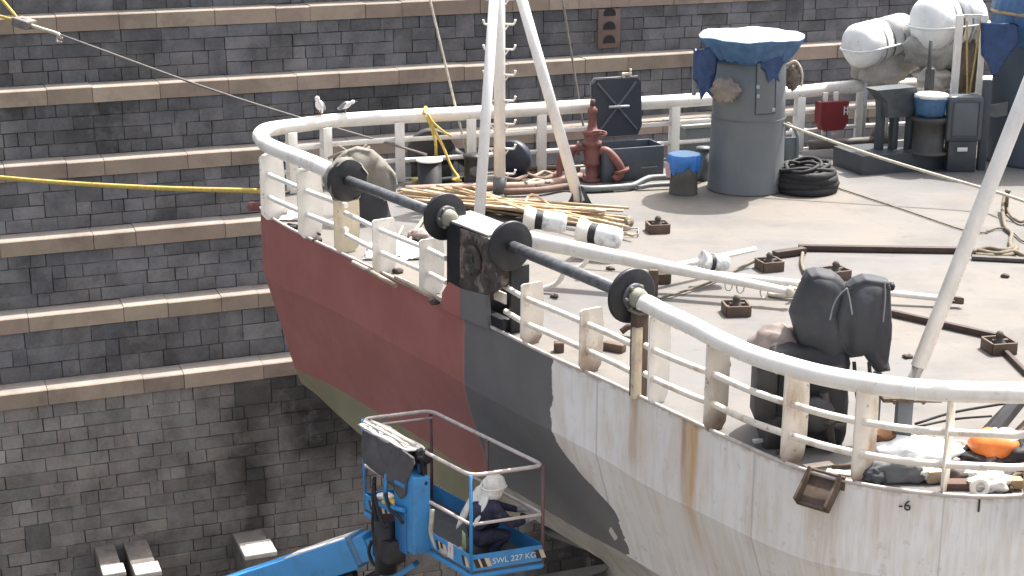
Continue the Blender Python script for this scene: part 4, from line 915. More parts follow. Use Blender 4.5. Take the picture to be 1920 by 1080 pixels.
mb=MB(); mb.prism([(-.06,.12),(.06,.12),(.04,-.13),(-.03,-.13)],bb+V((-.27,-.08,.42)),(X3,Z3,-Y3),.05); single(mb,'plastic_cup',pink,'pink plastic cup hanging on the left of the blue topped bin','cup')
# black hose coil
cb=P(1508,356); mb=MB()
for j in range(4):
    z=.06+j*.085; r0=.50-.012*j
    pts=[]
    for i in range(26):
        q=2*PI*i/26; r=r0+.025*noise.noise(V((q*1.3,j*2.1,0)))+.02*math.sin(q*3+j*2); pts.append(cb+V((r*math.cos(q),r*math.sin(q),z+.02*noise.noise(V((j,q,3))))))
    mb.tube(pts,.075,8,1,closed=True)
    pts=[cb+V(((r0-.13)*math.cos(q),(r0-.13)*math.sin(q),z+.0)) for q in [2*PI*i/20 for i in range(20)]]
    mb.tube(pts,.07,8,1,closed=True)
for j in range(4):
    pts=[]; ph=random.uniform(0,6)
    for i in range(18):
        q=2*PI*i/18; r=.37+.10*math.sin(q*2+ph)+.05*noise.noise(V((q,j*3.3,1))); pts.append(cb+V((r*math.cos(q)-.03,r*math.sin(q),(.37+.035*math.sin(3*q+ph*2)+.02*j))))
    mb.tube(pts,.032,7,2,closed=True)
single(mb,'hose_coil',ropek,'thick coil of black hose lying on deck right of the nearer ventilator','hose')
# ================================================================ LASHING POTS
pot_labels=['square brown lashing pot left of the nearer ventilator, behind the white floodlights','square brown lashing pot at the left end of the long brown bar','square brown lashing pot under the white boom beside the front roller disc','square brown lashing pot in the middle of the deck left of the black canvas cover','square brown lashing pot nearest the right edge, holding a brown bar','square brown lashing pot half hidden behind the black canvas cover']
proto=None
for i,(px,py,sc) in enumerate(((1233,434,.27),(1442,505,.27),(1232,527,.27),(1380,588,.28),(1872,658,.28),(1566,522,.25))):
    b=P(px,py)
    if proto is None:
        t=thing('lashing_pot',pot_labels[i],'deck fitting',b,'lashing pots on the deck'); s=.30
        mb=MB(); pts=[(-s/2,-s/2),(s/2,-s/2),(s/2,s/2),(-s/2,s/2)]
        for (cx_,cy_,sx,sy) in ((0,-s/2,s,.03),(0,s/2,s,.03),(-s/2,0,.03,s-.032),(s/2,0,.03,s-.032)): mb.box(b+V((cx_,cy_,.07)),(sx,sy,.14),None,.004)
        mb.build('pot_rim',brown,t)
        mb=MB(); mb.box(b+V((0,0,.05)),(s-.04,s-.04,.06)); mb.build('pot_fill',M('pot_dust',(.13,.115,.10),.9,.3,8),t)
        mb=MB(); mb.lathe(b+Z3*.08,[(.09,0),(.085,.03),(.05,.06),(.045,.10),(.055,.12),(.03,.16),(0,.17)],n=8); mb.box(b+V((.01,0,.12)),(.2,.05,.05),None,.01); mb.build('twist_lock',M('twist_lock_iron',(.07,.06,.05),.7,.3,8),t)
        proto=t
        for c in t.children: pass
        t.rotation_euler.z=.15
    else:
        c=copy_tree(proto); c.location=b; c['label']=pot_labels[i]; c.rotation_euler.z=(.15,.3,.12,.1,.2,.4)[i]
# ================================================================ BARS, ROPES ON DECK
def bar(px0,py0,px1,py1,w,h,mat,label,name='steel_bar',z=.03,cat='bar'):
    a=P(px0,py0,z); b=P(px1,py1,z); mb=MB(); mb.beam(a,b,w,h,bev=.004); return single(mb,name,mat,label,cat)
darkbar=M('dark_brown_bar',(.06,.038,.03),.7,.3,7)
bar(1497,464,1818,469,.10,.08,darkbar,'long dark brown bar lying straight across the deck',z=.05)
bar(1452,477,1508,469,.12,.09,darkbar,'short dark brown bar at the left end of the long bar',z=.06)
bar(1672,586,1868,630,.07,.07,darkbar,'thin dark brown bar from the black cover to the nearest lashing pot',z=.05)
bar(1822,482,1925,487,.12,.05,M('grey_brown_bar',(.10,.09,.08),.7,.3,7),'flat grey brown bar under the rope heap at the right edge',z=.04)
bar(1880,655,1925,700,.05,.06,darkbar,'short dark bar leaving the nearest lashing pot towards the corner',z=.04)
mb=MB(); mb.tube([P(1505,474,.05),P(1503,492,.05),P(1508,510,.04)],.025,6,4); single(mb,'cable_piece',ropeb,'short brown cable hanging off the bar beside the black cover','cable')
mb=MB(); 
mb.tube([P(1820,473,.04),P(1850,465,.06),P(1885,470,.06),P(1905,462,.08),P(1895,478,.05),P(1860,480,.05),P(1830,478,.04)],.04,7,5); mb.tube([P(1835,470,.05),P(1868,476,.08),P(1900,472,.08),P(1925,482,.05)],.04,7,5); single(mb,'rope_heap',ropeb,'heap of brown hose and rope on deck at the right edge','rope')
mb=MB(); mb.tube([P(1884,366,.25),P(1880,390,.12),P(1885,425,.05),P(1897,437,.05),P(1894,455,.05),P(1901,475,.05)],.03,7,5); mb.tube([P(1885,368,.2),P(1892,400,.05),P(1912,416,.05),P(1925,412,.06)],.022,6,5); mb.tube([P(1850,434,.03),P(1870,428,.03),P(1895,432,.04),P(1915,450,.03),P(1930,455,.03)],.015,6,5); mb.tube([P(1570,352,.02),P(1700,395,.02),P(1810,432,.02),P(1852,436,.02)],.012,6,4); single(mb,'rope_and_shadow_line',ropeb,'loose brown rope and a drawn rope shadow trailing over the pale deck at the right edge','rope')  # last tube traces the taut rope's cast shadow across the deck
p=P(1886,400); mb=MB(); mb.cyl(p,p+Z3*.33,.03,n=8); mb.lathe(p+Z3*.33,[(.03,0),(.05,.02),(.04,.05),(0,.06)],n=10); single(mb,'rope_stanchion',M('stanchion_brown',(.14,.11,.09),.7),'small brown stanchion carrying the pale rope near the right edge','stanchion')
# rope from the vent to the right
mb=MB(); a=P(1467,232,1.15); b=P(1840,352,.36); c=P(1888,366,.34); e_=P(1990,402,.30); mb.tube([a,a.lerp(b,.5)-Z3*.04,b,c,e_],.026,7,5); single(mb,'mooring_rope',ropew,'pale taut rope running from the nearer ventilator over the deck to the right','rope')
# derrick pole and its pedestal
pd=P(1689,848); t=thing('boom_pedestal','short grey pedestal with a flat dark top plate at the foot of the white pole','pedestal',pd)
mb=MB(); hgt=Z(pd.x,pd.y,750); mb.box(V((pd.x,pd.y,hgt/2)),(.15,.13,hgt),None,.01); mb.build('column',M('pedestal_grey',(.13,.15,.17),.5,.12,4),t)
mb=MB(); mb.box(V((pd.x+.06,pd.y,hgt+.02)),(.58,.16,.045),None,.01)
for dx in (-.12,.02,.16): mb.cyl(V((pd.x+dx,pd.y-.085,hgt+.01)),V((pd.x+dx,pd.y-.10,hgt+.01)),.022,n=8)
mb.build('top_plate',brown,t)
a=V((pd.x+.02,pd.y,hgt+.05)); b=PY(1908,215,pd.y+.25); b=a+(b-a)*1.9
t=thing('boom_pole','long white boom pole leaning to the right off its pedestal','boom',a)
mb=MB(); mb.cyl(a+(b-a)*.055,b,.074,.078,18); mb.build('pole',mastp,t)
mb=MB(); dd=(b-a).normalized(); mb.cyl(a,a+(b-a)*.056,.058,n=12); x_,y_,_=frame(dd); mb.box(a+dd*.16,(.05,.16,.3),(X3,Y3,dd),.01); mb.build('heel_fitting',M('heel_grey',(.36,.34,.31),.6,.2,6),t)
# white booms lying over the deck
def boom(label,pts,r0,r1,extras=None,z=None):
    a=P(*pts[0]); b=P(*pts[1]); t=thing('stowed_boom',label,'boom',V(((a.x+b.x)/2,(a.y+b.y)/2,0)),'white booms stowed on deck')
    mb=MB(); mb.cyl(a,b,r0,r1,14); mb.build('spar',white,t); return t,a,b
t,a,b=boom('thick white tapered boom stowed on deck below the floodlights, pointing to the black cover',((945,440,.62),(1478,546,.22)),.125,.050)
mb=MB(); mb.lathe(b,[(.055,-.02),(.075,0),(.075,.05),(.03,.07)],(b-a),12); mb.build('end_fitting',ropew,t)
for f in (.80,.84,.92):
    c=a.lerp(b,f); mb=MB(); mb.tube([c+V((.05*math.cos(q),0,-.07+.07*math.sin(q)*1.2)) for q in [i*2*PI/10 for i in range(10)]],.010,5,1,closed=True); mb.build('eye_ring',silver,t)
for px,py,x2,y2,x3,y3 in ((1102,468,1098,492,1080,505),(1062,500,1045,530,1005,545)):
    mb=MB(); mb.tube([P(px,py,.40),P(x2,y2,.15),P(x3,y3,.03)],.035,8,5); mb.build('curved_foot',white,t)
mb=MB(); mb.box(P(1225,530,.2),(.12,.1,.36),None,.01); mb.build('rest_leg',brown,t)
t2,a,b=boom('thin white boom crossing under the thick one towards the leaning pole',((1240,505,.30),(1790,562,.10)),.055,.040)
mb=MB(); mb.box(b,(.2,.09,.1),((b-a).normalized(),W,Z3),.02); mb.build('end_shoe',brown,t2)
t3,a,b=boom('short white boom angled up right through the silver foil lamp',((1205,512,.25),(1416,467,.25)),.052,.036)
mb=MB(); a=P(1090,805,.02); 
mb=MB(); mb.tube([P(1235,560,.04),P(1330,530,.04),P(1420,485,.03),],.016,6,4); single(mb,'deck_cable',ropeb,'thin dark cable lying slantwise on deck right of the front roller disc','cable')
mb=MB(); mb.tube([P(1030,468,.2),P(1130,490,.12),P(1210,495,.12)],.02,6,4); single(mb,'white_pipe',white,'thin white pipe on deck under the thick stowed boom','pipe')
# floodlights
def lamp(label,px,py,z,L_,r,dx,dy,silver_=False):
    c=P(px,py,z); d=V((dx,dy,-.10)).normalized(); t=thing('floodlight',label,'lamp',V((c.x,c.y,c.z-r)),'floodlights lying on the bamboo and booms')
    mb=MB(); mb.lathe(c,[(0,-L_*.50),(r*1.25,-L_*.5),(r*1.32,-L_*.46),(r*.95,-L_*.22)],d,22); mb.build('rim_hood',silver if silver_ else cream_w,t)
    mb=MB(); mb.lathe(c,[(r*.95,-L_*.22),(r*.93,-L_*.05)],d,22,capped=False); mb.build('black_band',rubber,t)
    mb=MB(); mb.lathe(c,[(r*.93,-L_*.05),(r,.0),(r,L_*.40),(r*.85,L_*.5),(0,L_*.52)],d,26,wob=lambda a,h:(1+.03*math.sin(6*a+h*20),0)); mb.build('housing',silver if silver_ else lampm,t)
    return t
cream_w=M('ivory_hood',(.72,.70,.62),.5,.1,4)
lampm=M('white_lamp_housing',(.74,.75,.75),.4,.1,5,dirt=(.14,.15,.16),dirt_amt=.9,dirt_scale=4.5)
lamp('white floodlight with black band behind the front roller disc, left of two',1022,414,.34,.62,.15,.95,-.12)
lamp('white floodlight with black band lying over the thick boom, right of two',1124,440,.34,.62,.155,.92,-.35)
lamp('small silver foil wrapped lamp on the short white boom',1340,492,.32,.36,.12,.9,.25,True)
mb=MB(); p=P(1520,550,.12); 
mb.tube([P(1484,540,.2),P(1500,545,.1),P(1480,556,.04),P(1440,552,.03)],.03,6,4); single(mb,'rope_end',ropew,'pale frayed rope end at the tip of the thick stowed boom','rope')
# ================================================================ COVERED WINCH UNDER BLACK CANVAS
cvb=P(1525,850); kk=mpp(1525,850)
t=thing('covered_winch','deck winch hidden under a two lobed black canvas cover by the near railing','winch',cvb)
cy=cvb.y+.45
def pz(px,py,y):  # metres relative to a vertical plane at depth y through cvb.x
    q=PY(px,py,y); return (q.x-cvb.x,q.z)
def plan_pillow(pix,y,th,name,mat,parent,seed,k=.16,amp=.05,freq=2.5,cuts=4,ax=None):
    poly=[pz(a,b,y) for a,b in pix]
    mb=MB(); mb.pillow(poly,V((cvb.x,y,0)),ax or (X3,Z3,-Y3),th,k=k,amp=amp,freq=freq,seed=seed,cuts=cuts); return mb.build(name,mat,parent)
cvr=plan_pillow([(1478,583),(1489,556),(1505,520),(1513,507),(1530,503),(1562,508),(1574,517),(1587,533),(1586,560),(1588,640),(1592,672),(1566,690),(1540,699),(1512,684),(1494,640)],cy,.56,'canvas_lobe',cover,t,3,amp=.07,freq=2.2,k=.07)
cv2=plan_pillow([(1584,535),(1600,522),(1618,515),(1640,517),(1664,523),(1670,540),(1672,600),(1671,628),(1664,672),(1668,690),(1640,695),(1618,664),(1590,668),(1560,640),(1562,588),(1572,552)],cy-.10,.54,'canvas_lobe',cover,t,8,amp=.07,freq=2.2,k=.07)
for pts in (((1588,540),(1572,555),(1562,575),(1556,600)),((1588,540),(1593,560),(1598,590))):
    mb=MB(); mb.tube([PY(a,b,cy-.50) for a,b in pts],.008,5,4); mb.build('canvas_seam',M('pale_seam',(.22,.23,.24),.7),t)
mb=MB(); mb.tube([PY(a,b,cy-.36) for a,b in ((1659,526),(1660,560),(1656,604))],.008,5,4); mb.build('canvas_seam',M('pale_seam',(.2,.2,.2)),t)
mb=MB(); q=PY(1675,537,cy); mb.lathe(q-X3*.05,[(.03,0),(.045,.02),(.045,.05),(0,.07)],X3,10); mb.build('end_knob',rubber,t)
# machine body below in black wrap
darkw=M('black_wrap',(.022,.022,.026),.65,.4,3,bump=.5,fine=8)
mb=MB(); mb.blob(V((cvb.x-.05,cvb.y+.55,.44)),.42,.42,.58,pw=.35,amp=.04,freq=3,seed=6,fold=.04,nf=12); mb.build('machine_body',darkw,t)
for px,w_,y0,y1 in ((1432,44,676,780),(1445,36,770,835)):
    a=pz(px-w_/2,y1,cy-.15); b=pz(px+w_/2,y0,cy-.15); mb=MB(); mb.box(V((cvb.x+(a[0]+b[0])/2,cy-.15,(a[1]+b[1])/2)),(b[0]-a[0],.4,b[1]-a[1]),None,.03); mb.build('side_housing',M('side_housing_grey',(.055,.052,.055),.6,.3,5),t)
for px in (1600,1628):
    q=PY(px,700,cy-.3); mb=MB(); mb.tube([q+Z3*.12,q+V((.02,-.05,-.1)),q+V((.06,-.02,-.3))],.02,6,3); mb.build('tie_rope',ropek,t)
for i,(x0,y0,x1,y1,r) in enumerate(((1470,700,1580,690,.035),(1500,760,1500,840,.05),(1545,735,1560,842,.045),(1480,790,1585,800,.03))):
    a=PY(x0,y0,cy-.42); b=PY(x1,y1,cy-.42); a.z=max(a.z,.02); b.z=max(b.z,.02); mb=MB(); mb.cyl(a,b,r,n=10); mb.lathe(a.lerp(b,.5),[(r*1.7,-.03),(r*1.8,0),(r*1.7,.03)],b-a,12); mb.build('machine_pipe',M('winch_pipe_dark',(.05,.045,.045),.55,.4,8),t)
mb=MB(); q=PY(1528,775,cy-.40); mb.lathe(q,[(0,0),(.17,0),(.19,.03),(.17,.07),(.06,.09),(0,.09)],-Y3,22); mb.build('brake_drum',M('brake_drum_dark',(.045,.045,.05),.5,.3,6),t)
q=PY(1640,790,cy-.1); mb=MB(); mb.box(V((q.x,q.y,.36)),(.08,.1,.72),None,.01); mb.build('frame_leg',M('pedestal_grey',(.13,.15,.17)),t)
q=PY(1456,652,cy+.1); mb=MB(); mb.blob(q-Z3*.02,.26,.24,.26,amp=.14,freq=2.5,seed=14,fold=.10,nf=7); single(mb,'tarpaulin_bundle',coverb,'brown tarpaulin bundle tucked against the left of the black canvas cover','tarpaulin')
p=P(1360,680,.45); mb=MB(); mb.blob(p,.06,.06,.07,amp=.2,seed=4,nu=12,nv=8); mb.blob(p-Z3*.16,.05,.05,.09,amp=.2,seed=5,nu=12,nv=8); mb.cyl(V((p.x,p.y,0)),p,.02,n=6); single(mb,'fitting_post',brown,'small dark knobbed fitting behind the near railing post left of the cover','fitting')
# ================================================================ CANVAS COVERED FAIRLEAD AT THE STERN
p=P(700,412); q=foot(655,486); cn=V((p.x,p.y,0))
t=thing('covered_fairlead','dark fairlead stand under a weathered beige canvas at the stern end of the rear roller','fairlead',cn)
mb=MB(); mb.lathe(cn,[(.30,0),(.28,.04),(.22,.3),(.22,.6)],n=18); mb.build('stand',M('stand_dark',(.03,.03,.034),.6,.3,5),t)
yv=p.y-.05
poly=[(627,300),(645,283),(668,274),(700,281),(722,300),(742,325),(746,345),(738,372),(716,380),(690,384),(664,378),(648,372),(630,360),(622,330)]
pl=[((PY(a,b,yv).x-cn.x),PY(a,b,yv).z) for a,b in poly]
mb=MB(); mb.pillow(pl,V((cn.x,yv,0)),(X3,Z3,-Y3),.62,k=.14,amp=.10,freq=2.6,seed=21,cuts=4); mb.build('canvas_cover',canvas,t)
# torn canvas collar round the far disc
A_=ra[0]; d=E1; x_,y_,_=frame(d)
mb=MB(); mb.lathe(A_-d*.03,[(.30,-.10),(.315,-.03),(.31,.03),(.29,.045)],d,40,capped=False,wob=lambda a,h:(1+.05*math.sin(5*a+h*20)+.03*math.sin(11*a),.03*math.sin(4*a))); mb.build('canvas_collar',canvas,t)
p=P(625,300,.6); q=PY(655,290,24.6); mb=MB(); mb.tube([q+V((-.35,.2,-.1)),q+V((-.1,.1,.02)),q+V((.1,.2,-.02)),q+V((.3,.3,.06))],.025,6,3); mb.tube([q+V((-.2,.3,.08)),q+V((.05,.25,-.04)),q+V((.25,.3,.1))],.02,6,3); single(mb,'rag_strips',ragm,'brown rag strips heaped behind the canvas covered fairlead','rag')
# ================================================================ BOLLARDS, DRUM
p=P(806,352); t=thing('mooring_bollard','black mooring bollard with a white painted flat top near the stern corner','bollard',p)
mb=MB(); mb.lathe(p,[(.26,0),(.26,.03),(.205,.05),(.20,.46)],n=28); mb.build('post',black,t)
mb=MB(); mb.lathe(p+Z3*.46,[(.20,0),(.225,.005),(.225,.03),(0,.032)],n=28); mb.build('top',M('white_top',(.74,.72,.68),.5,.08,5),t)
p=P(892,350); t=thing('mooring_bollard','black bollard half hidden behind the left mast leg','bollard',p)
mb=MB(); mb.lathe(p,[(.26,0),(.26,.03),(.20,.05),(.19,.50),(.21,.52),(.21,.55),(0,.56)],n=24); mb.build('post',black,t)
mb=MB(); mb.lathe(p+Z3*.30-Y3*.17,[(.09,0),(.10,.03),(.06,.05),(0,.05)],-Y3,14); mb.build('side_pin',M('pin_grey',(.1,.1,.105),.5),t)
p=P(808,338); c=V((p.x,p.y+.35,.42)); t=thing('fairlead_drum','dark round fairlead drum lying behind the white topped bollard','drum',V((c.x,c.y,0)))
mb=MB(); mb.lathe(c,[(.05,-.12),(.40,-.12),(.42,-.09),(.42,.09),(.40,.12),(.05,.12)],V((.15,-1,0)),32); mb.build('wheel',M('drum_dark',(.035,.032,.034),.6,.3,5),t)
mb=MB(); mb.box(V((c.x,c.y+.05,.12)),(.7,.5,.24),None,.02); mb.cyl(c+V((.3,0,.05)),c+V((.62,.1,-.2)),.10,n=12); mb.build('cradle',M('drum_dark2',(.03,.03,.032),.6,.3,5),t)
p=P(962,338); c=V((p.x,p.y+.15,.34)); mb=MB(); mb.lathe(c,[(.05,-.1),(.32,-.1),(.34,0),(.32,.1),(.05,.1)],V((-.5,-1,0)),24); mb.box(V((c.x,c.y,.06)),(.5,.3,.12),None,.02); single(mb,'fairlead_sheave',M('blue_black_paint',(.025,.03,.045),.5,.3,5),'dark blue black sheave behind the main mast pole','sheave')
mb=MB(); a=P(788,338,.10); b=P(885,335,.12); mb.tube([a,a.lerp(b,.3)-Z3*.02,a.lerp(b,.7),b],.055,10,3); single(mb,'hose_piece',rubber,'black hose piece with a yellow end lying before the white topped bollard','hose')
mb=MB(); mb.cyl(a-(b-a).normalized()*.14,a+(b-a).normalized()*.02,.058,n=12); single(mb,'hose_coupling',M('yellow_brass',(.45,.36,.10),.5),'yellow coupling at the left end of the black hose piece','coupling')
# yellow rope tied to the far pipe
mb=MB(); q=P(800,214,1.15)
mb.tube([q+V((-.03,-.14,.02)),q+V((-.02,.0,.12)),q+V((.03,.14,.0)),q+V((.06,.05,-.12)),q+V((.02,-.14,-.04)),q+V((.08,-.13,-.2)),q+V((.15,-.16,-.45)),q+V((.16,-.18,-.7))],.026,6,5)
mb.tube([q+V((.05,-.13,-.02)),q+V((.14,-.16,-.25)),q+V((.28,-.2,-.52)),q+V((.42,-.3,-.85)),q+V((.55,-.5,-1.0)),q+V((.45,-.55,-1.02)),q+V((.6,-.6,-1.04)),q+V((.5,-.45,-1.0))],.024,6,5)
mb.tube([q+V((.02,-.13,.03)),q+V((.12,-.15,-.12)),q+V((.3,-.15,-.28)),q+V((.42,-.1,-.36))],.02,6,4)
single(mb,'yellow_rope',yellow,'yellow rope knotted over the far white pipe and hanging down to deck','rope')
# ================================================================ BAMBOO POLES AND HOSES
random.seed(21)
for i in range(40):
    x0=random.uniform(745,905); y0=348+random.uniform(-6,46)*(.5+.5*(x0-745)/160); x1=random.uniform(965,1190); f=(x1-750)/440; y1=352+f*72+random.uniform(-30,18)*(x1-900)/250
    y0=max(y0,342+ (x0-745)*.05)
    z=.03+.022*(i//4); a=P(x0,y0,z); b=P(x1,y1,z+random.uniform(-.01,.03)); mid=a.lerp(b,.5)+V((random.uniform(-.04,.04),random.uniform(-.04,.04),random.uniform(0,.02)))
    mb=MB(); flat=i%4==0
    if flat: mb.beam(a,b,.10,.03,bev=.003)
    else: mb.tube([a,mid,b],random.uniform(.020,.034),7,4)
    tag(mb.build('wooden_plank' if flat else 'bamboo_pole',timber if flat else bamboo),'thin sawn plank among the loose bamboo poles under the mast' if flat else 'long thin bamboo pole in the loose heap on deck under the mast','plank' if flat else 'pole','planks among the bamboo' if flat else 'bamboo poles heaped under the mast')
mb=MB(); mb.tube([P(985,398,.08),P(988,372,.22),P(1003,366,.24),P(1030,384,.12),P(1075,410,.06),P(1110,418,.05)],.022,7,6); single(mb,'bent_cane',bamboo,'bent cane arching up out of the bamboo heap','cane')
mb=MB(); 
for k_ in range(3): mb.tube([P(1112+k_*22,406+k_*4,.05),P(1125+k_*20,400+k_*4,.12),P(1138+k_*18,408+k_*4,.05)],.035,6,4)
single(mb,'rag_lump',brown,'dark lumps of scrap at the right end of the bamboo heap','scrap')
p=P(1178,415,.12); mb=MB(); mb.lathe(p,[(0,0),(.09,.005),(.09,.03),(0,.035)],V((.6,-.7,.3)),16); single(mb,'round_lid',M('lid_brown',(.2,.17,.14),.7,.2,6),'small round brown lid at the right end of the bamboo heap','lid')
mb=MB(); a,b,c_,d_=P(1167,430,.02),P(1197,430,.02),P(1197,442,.02),P(1165,443,.02)
for q,r in ((a,b),(b,c_),(c_,d_),(d_,a)): mb.cyl(q+Z3*.02,r+Z3*.02,.012,n=6)
single(mb,'wire_rack',M('frame_wire',(.3,.26,.22),.6),'small wire rack flat on deck right of the bamboo heap','rack')
hosecol=[M('brown_hose',(.16,.10,.075),.7,.3,7),M('tan_hose',(.36,.26,.19),.7,.3,7),M('dull_pink_pipe',(.36,.24,.19),.7,.3,6)]
hl=['thick tan pipe along the deck behind the bamboo, running to the red valve','brown hose snaking below the far railing behind the mast','thin tan hose curling behind the mast','dark brown hose at the foot of the far railing','brown pipe beside the thick tan pipe','short brown hose crossing the tan pipe']
hp=[[(760,356),(850,352),(930,350),(1000,348),(1060,338),(1090,330)],[(940,332),(965,338),(990,330),(1020,336),(1050,322)],[(950,326),(975,320),(1000,330),(1020,322),(1040,328)],[(965,318),(1010,316),(1060,314),(1085,318)],[(945,360),(1010,357),(1060,350),(1085,352)],[(985,345),(1005,338),(1030,344)]]
for i,pp in enumerate(hp):
    mb=MB(); mb.tube([P(a,b,.06+.02*(i%3)+.01*math.sin(j*2)) for j,(a,b) in enumerate(pp)],(.075,.045,.03,.05,.06,.04)[i],8,5); single(mb,'deck_hose',hosecol[(2,0,1,0,0,1)[i]],hl[i],'hose','hoses and pipes behind the mast')
pale=M('grey_pipe_paint',(.17,.185,.19),.5,.2,5)
mb=MB(); mb.tube([P(1085,352,.07),P(1110,354,.07),P(1175,350,.07),P(1192,346,.08),P(1212,336,.14),P(1230,333,.14),P(1300,331,.14)],.055,10,4); single(mb,'grey_pipe',pale,'grey pipe with a double bend on deck in front of the open hatch','pipe')
mb=MB(); mb.tube([P(1195,352,.05),P(1225,347,.08),P(1300,344,.08)],.04,8,4); single(mb,'grey_pipe',pale,'thinner grey pipe close in front of the double bent pipe','pipe')
mb=MB(); mb.tube([P(770,362,.02),P(800,360,.02),P(830,366,.02),P(815,374,.02),P(780,372,.02)],.018,6,5,closed=True); single(mb,'wire_loop',ropek,'loop of black cable on deck by the stern end of the bamboo','cable')
for i,(x,y,w_,h_) in enumerate(((965,340,.5,.3),(1015,352,.5,.25),(1120,356,.6,.2))):
    mb=MB(); mb.blob(P(x,y,.03),w_/2,h_/2,.06,amp=.3,freq=3,seed=40+i,nu=16,nv=10); tag(mb.build('scrap_heap',M('dark_scrap',(.06,.045,.038),.9,.4,9,bump=.5)),'low dark heap of scrap lying '+('behind the main mast pole','between mast and red valve','in front of the red valve')[i],'scrap')
# pale odds and ends behind the left railing
mb=MB(); mb.pillow([(-.45,-.25),(.0,-.3),(.5,-.2),(.42,.1),(.1,.28),(-.4,.2)],P(742,468,.10),(X3,V((0,.9,.3)),V((0,-.3,.9))),.14,k=.1,amp=.05,seed=3,cuts=3); single(mb,'plastic_sheet',sheet,'crumpled white plastic sheet on deck behind the left railing','sheet')
mb=MB(); mb.cyl(P(760,462,.05),P(800,400,.1),.025,n=8); single(mb,'timber_stick',timber,'pale timber stick lying behind the second roller disc','stick')
mb=MB(); mb.cyl(P(742,452,.05),P(755,425,.1),.02,n=8); single(mb,'timber_stick',timber,'shorter pale stick beside the crumpled white sheet','stick')
mb=MB(); mb.blob(P(785,440,.08),.16,.12,.09,amp=.3,freq=3,seed=61,nu=16,nv=10); single(mb,'rag_heap',M('pinkish_rag',(.42,.33,.30),.9,.3,7),'small heap of pinkish rags under the second roller disc','rag')
mb=MB(); mb.tube([P(700,478,.03),P(740,482,.05),P(770,476,.03),P(785,466,.04),P(775,458,.03)],.016,6,5); single(mb,'loose_cable',ropek,'thin black cable curling behind the left railing','cable')
for i,(x0,y0,x1,y1) in enumerate(((662,492,702,512),(688,505,742,536),(742,520,835,566))):
    mb=MB(); mb.cyl(P(x0,y0,.07),P(x1,y1,.07),.032,n=10); tag(mb.build('scaffold_tube',white_rusty),('short pale tube on the deck edge near the cream post','pale tube on the deck edge under the low rail','pale tube at the foot of the black bracket box')[i],'tube')
for i,(x,y) in enumerate(((745,508),(815,566),(552,425),(595,450))):
    mb=MB(); mb.blob(P(x,y,.03),.075,.055,.04,amp=.35,freq=3,seed=70+i,nu=14,nv=8); tag(mb.build('rubbish_lump',M('dark_rubbish',(.08,.065,.06),.9,.5,9)),'small dark lump of rubbish on deck '+('under the low left railing','beside the black bracket box','at the stern corner post','behind the second stern post')[i],'rubbish')
mb=MB(); mb.tube([P(530,400,.05),P(560,408,.05),P(585,398,.08),P(600,405,.05)],.02,6,4); mb.tube([P(540,420,.05),P(580,428,.05),P(600,440,.05)],.02,6,3); single(mb,'cable_tangle',ropek,'tangle of dark cable at the stern corner','cable')
mb=MB(); mb.pillow([(-.3,-.15),(.25,-.2),(.3,.12),(-.2,.2)],P(560,404,.06),(X3,V((0,.95,.2)),V((0,-.2,.95))),.10,k=.1,amp=.05,seed=8,cuts=2); single(mb,'white_rag',whitecl,'white rag on deck inside the stern corner','rag')
# ================================================================ BIRDS
def bird(label,px,py,face,scale=1.):
    # foot on the far pipe
    best=min(tubepts[5:],key=lambda p:abs(proj(p)[0]-px)); 
    for i in range(5,len(tubepts)-1):
        a,b=tubepts[i],tubepts[i+1]
        if proj(a)[0]<=px<=proj(b)[0]: best=a.lerp(b,(px-proj(a)[0])/(proj(b)[0]-proj(a)[0]))
    f=V((best.x,best.y,best.z+.10)); t=thing('gull',label,'bird',f,'birds on the white pipe'); s=scale; d=V(face).normalized(); sd_=V((-d.y,d.x,0))
    mb=MB(); body=[(0,-.20),(.02,-.19),(.05,-.10),(.075,0),(.07,.07),(.045,.12),(.035,.15),(.045,.18),(.043,.21),(.02,.24),(0,.245)]
    up=V((d.x*.62,d.y*.62,.78)) if scale>.9 else V((d.x*.9,d.y*.9,.42)); mb.lathe(f+Z3*.20*s,[(r*s,h*s) for r,h in body],up,14); mb.build('body',bird_w,t)
    hd=f+Z3*.20*s+up.normalized()*.215*s
    mb=MB(); mb.cyl(hd,hd+d*.085*s,.014*s,.004,6); mb.build('beak',M('beak',(.25,.13,.03),.5),t)
    for q in (-1,1):
        mb=MB(); mb.blob(f+Z3*.19*s+sd_*.055*s*q-d*.06*s,.13*s,.022*s,.06*s,amp=.05,ax=((d*.75-Z3*.55*-1).normalized()*-1,sd_,Z3),nu=12,nv=8); mb.build('wing',bird_g,t)
        mb=MB(); mb.cyl(f+sd_*.02*q,f+sd_*.02*q+Z3*.12*s,.008,n=5); mb.build('leg',M('bird_leg',(.3,.12,.06),.6),t)
bird('white bird sitting upright on the stern corner of the white pipe',600,222,(-.2,-1,0),.92)
bird('grey and white bird crouching along the white pipe, right of the upright one',648,220,(1,-.1,0),.75)
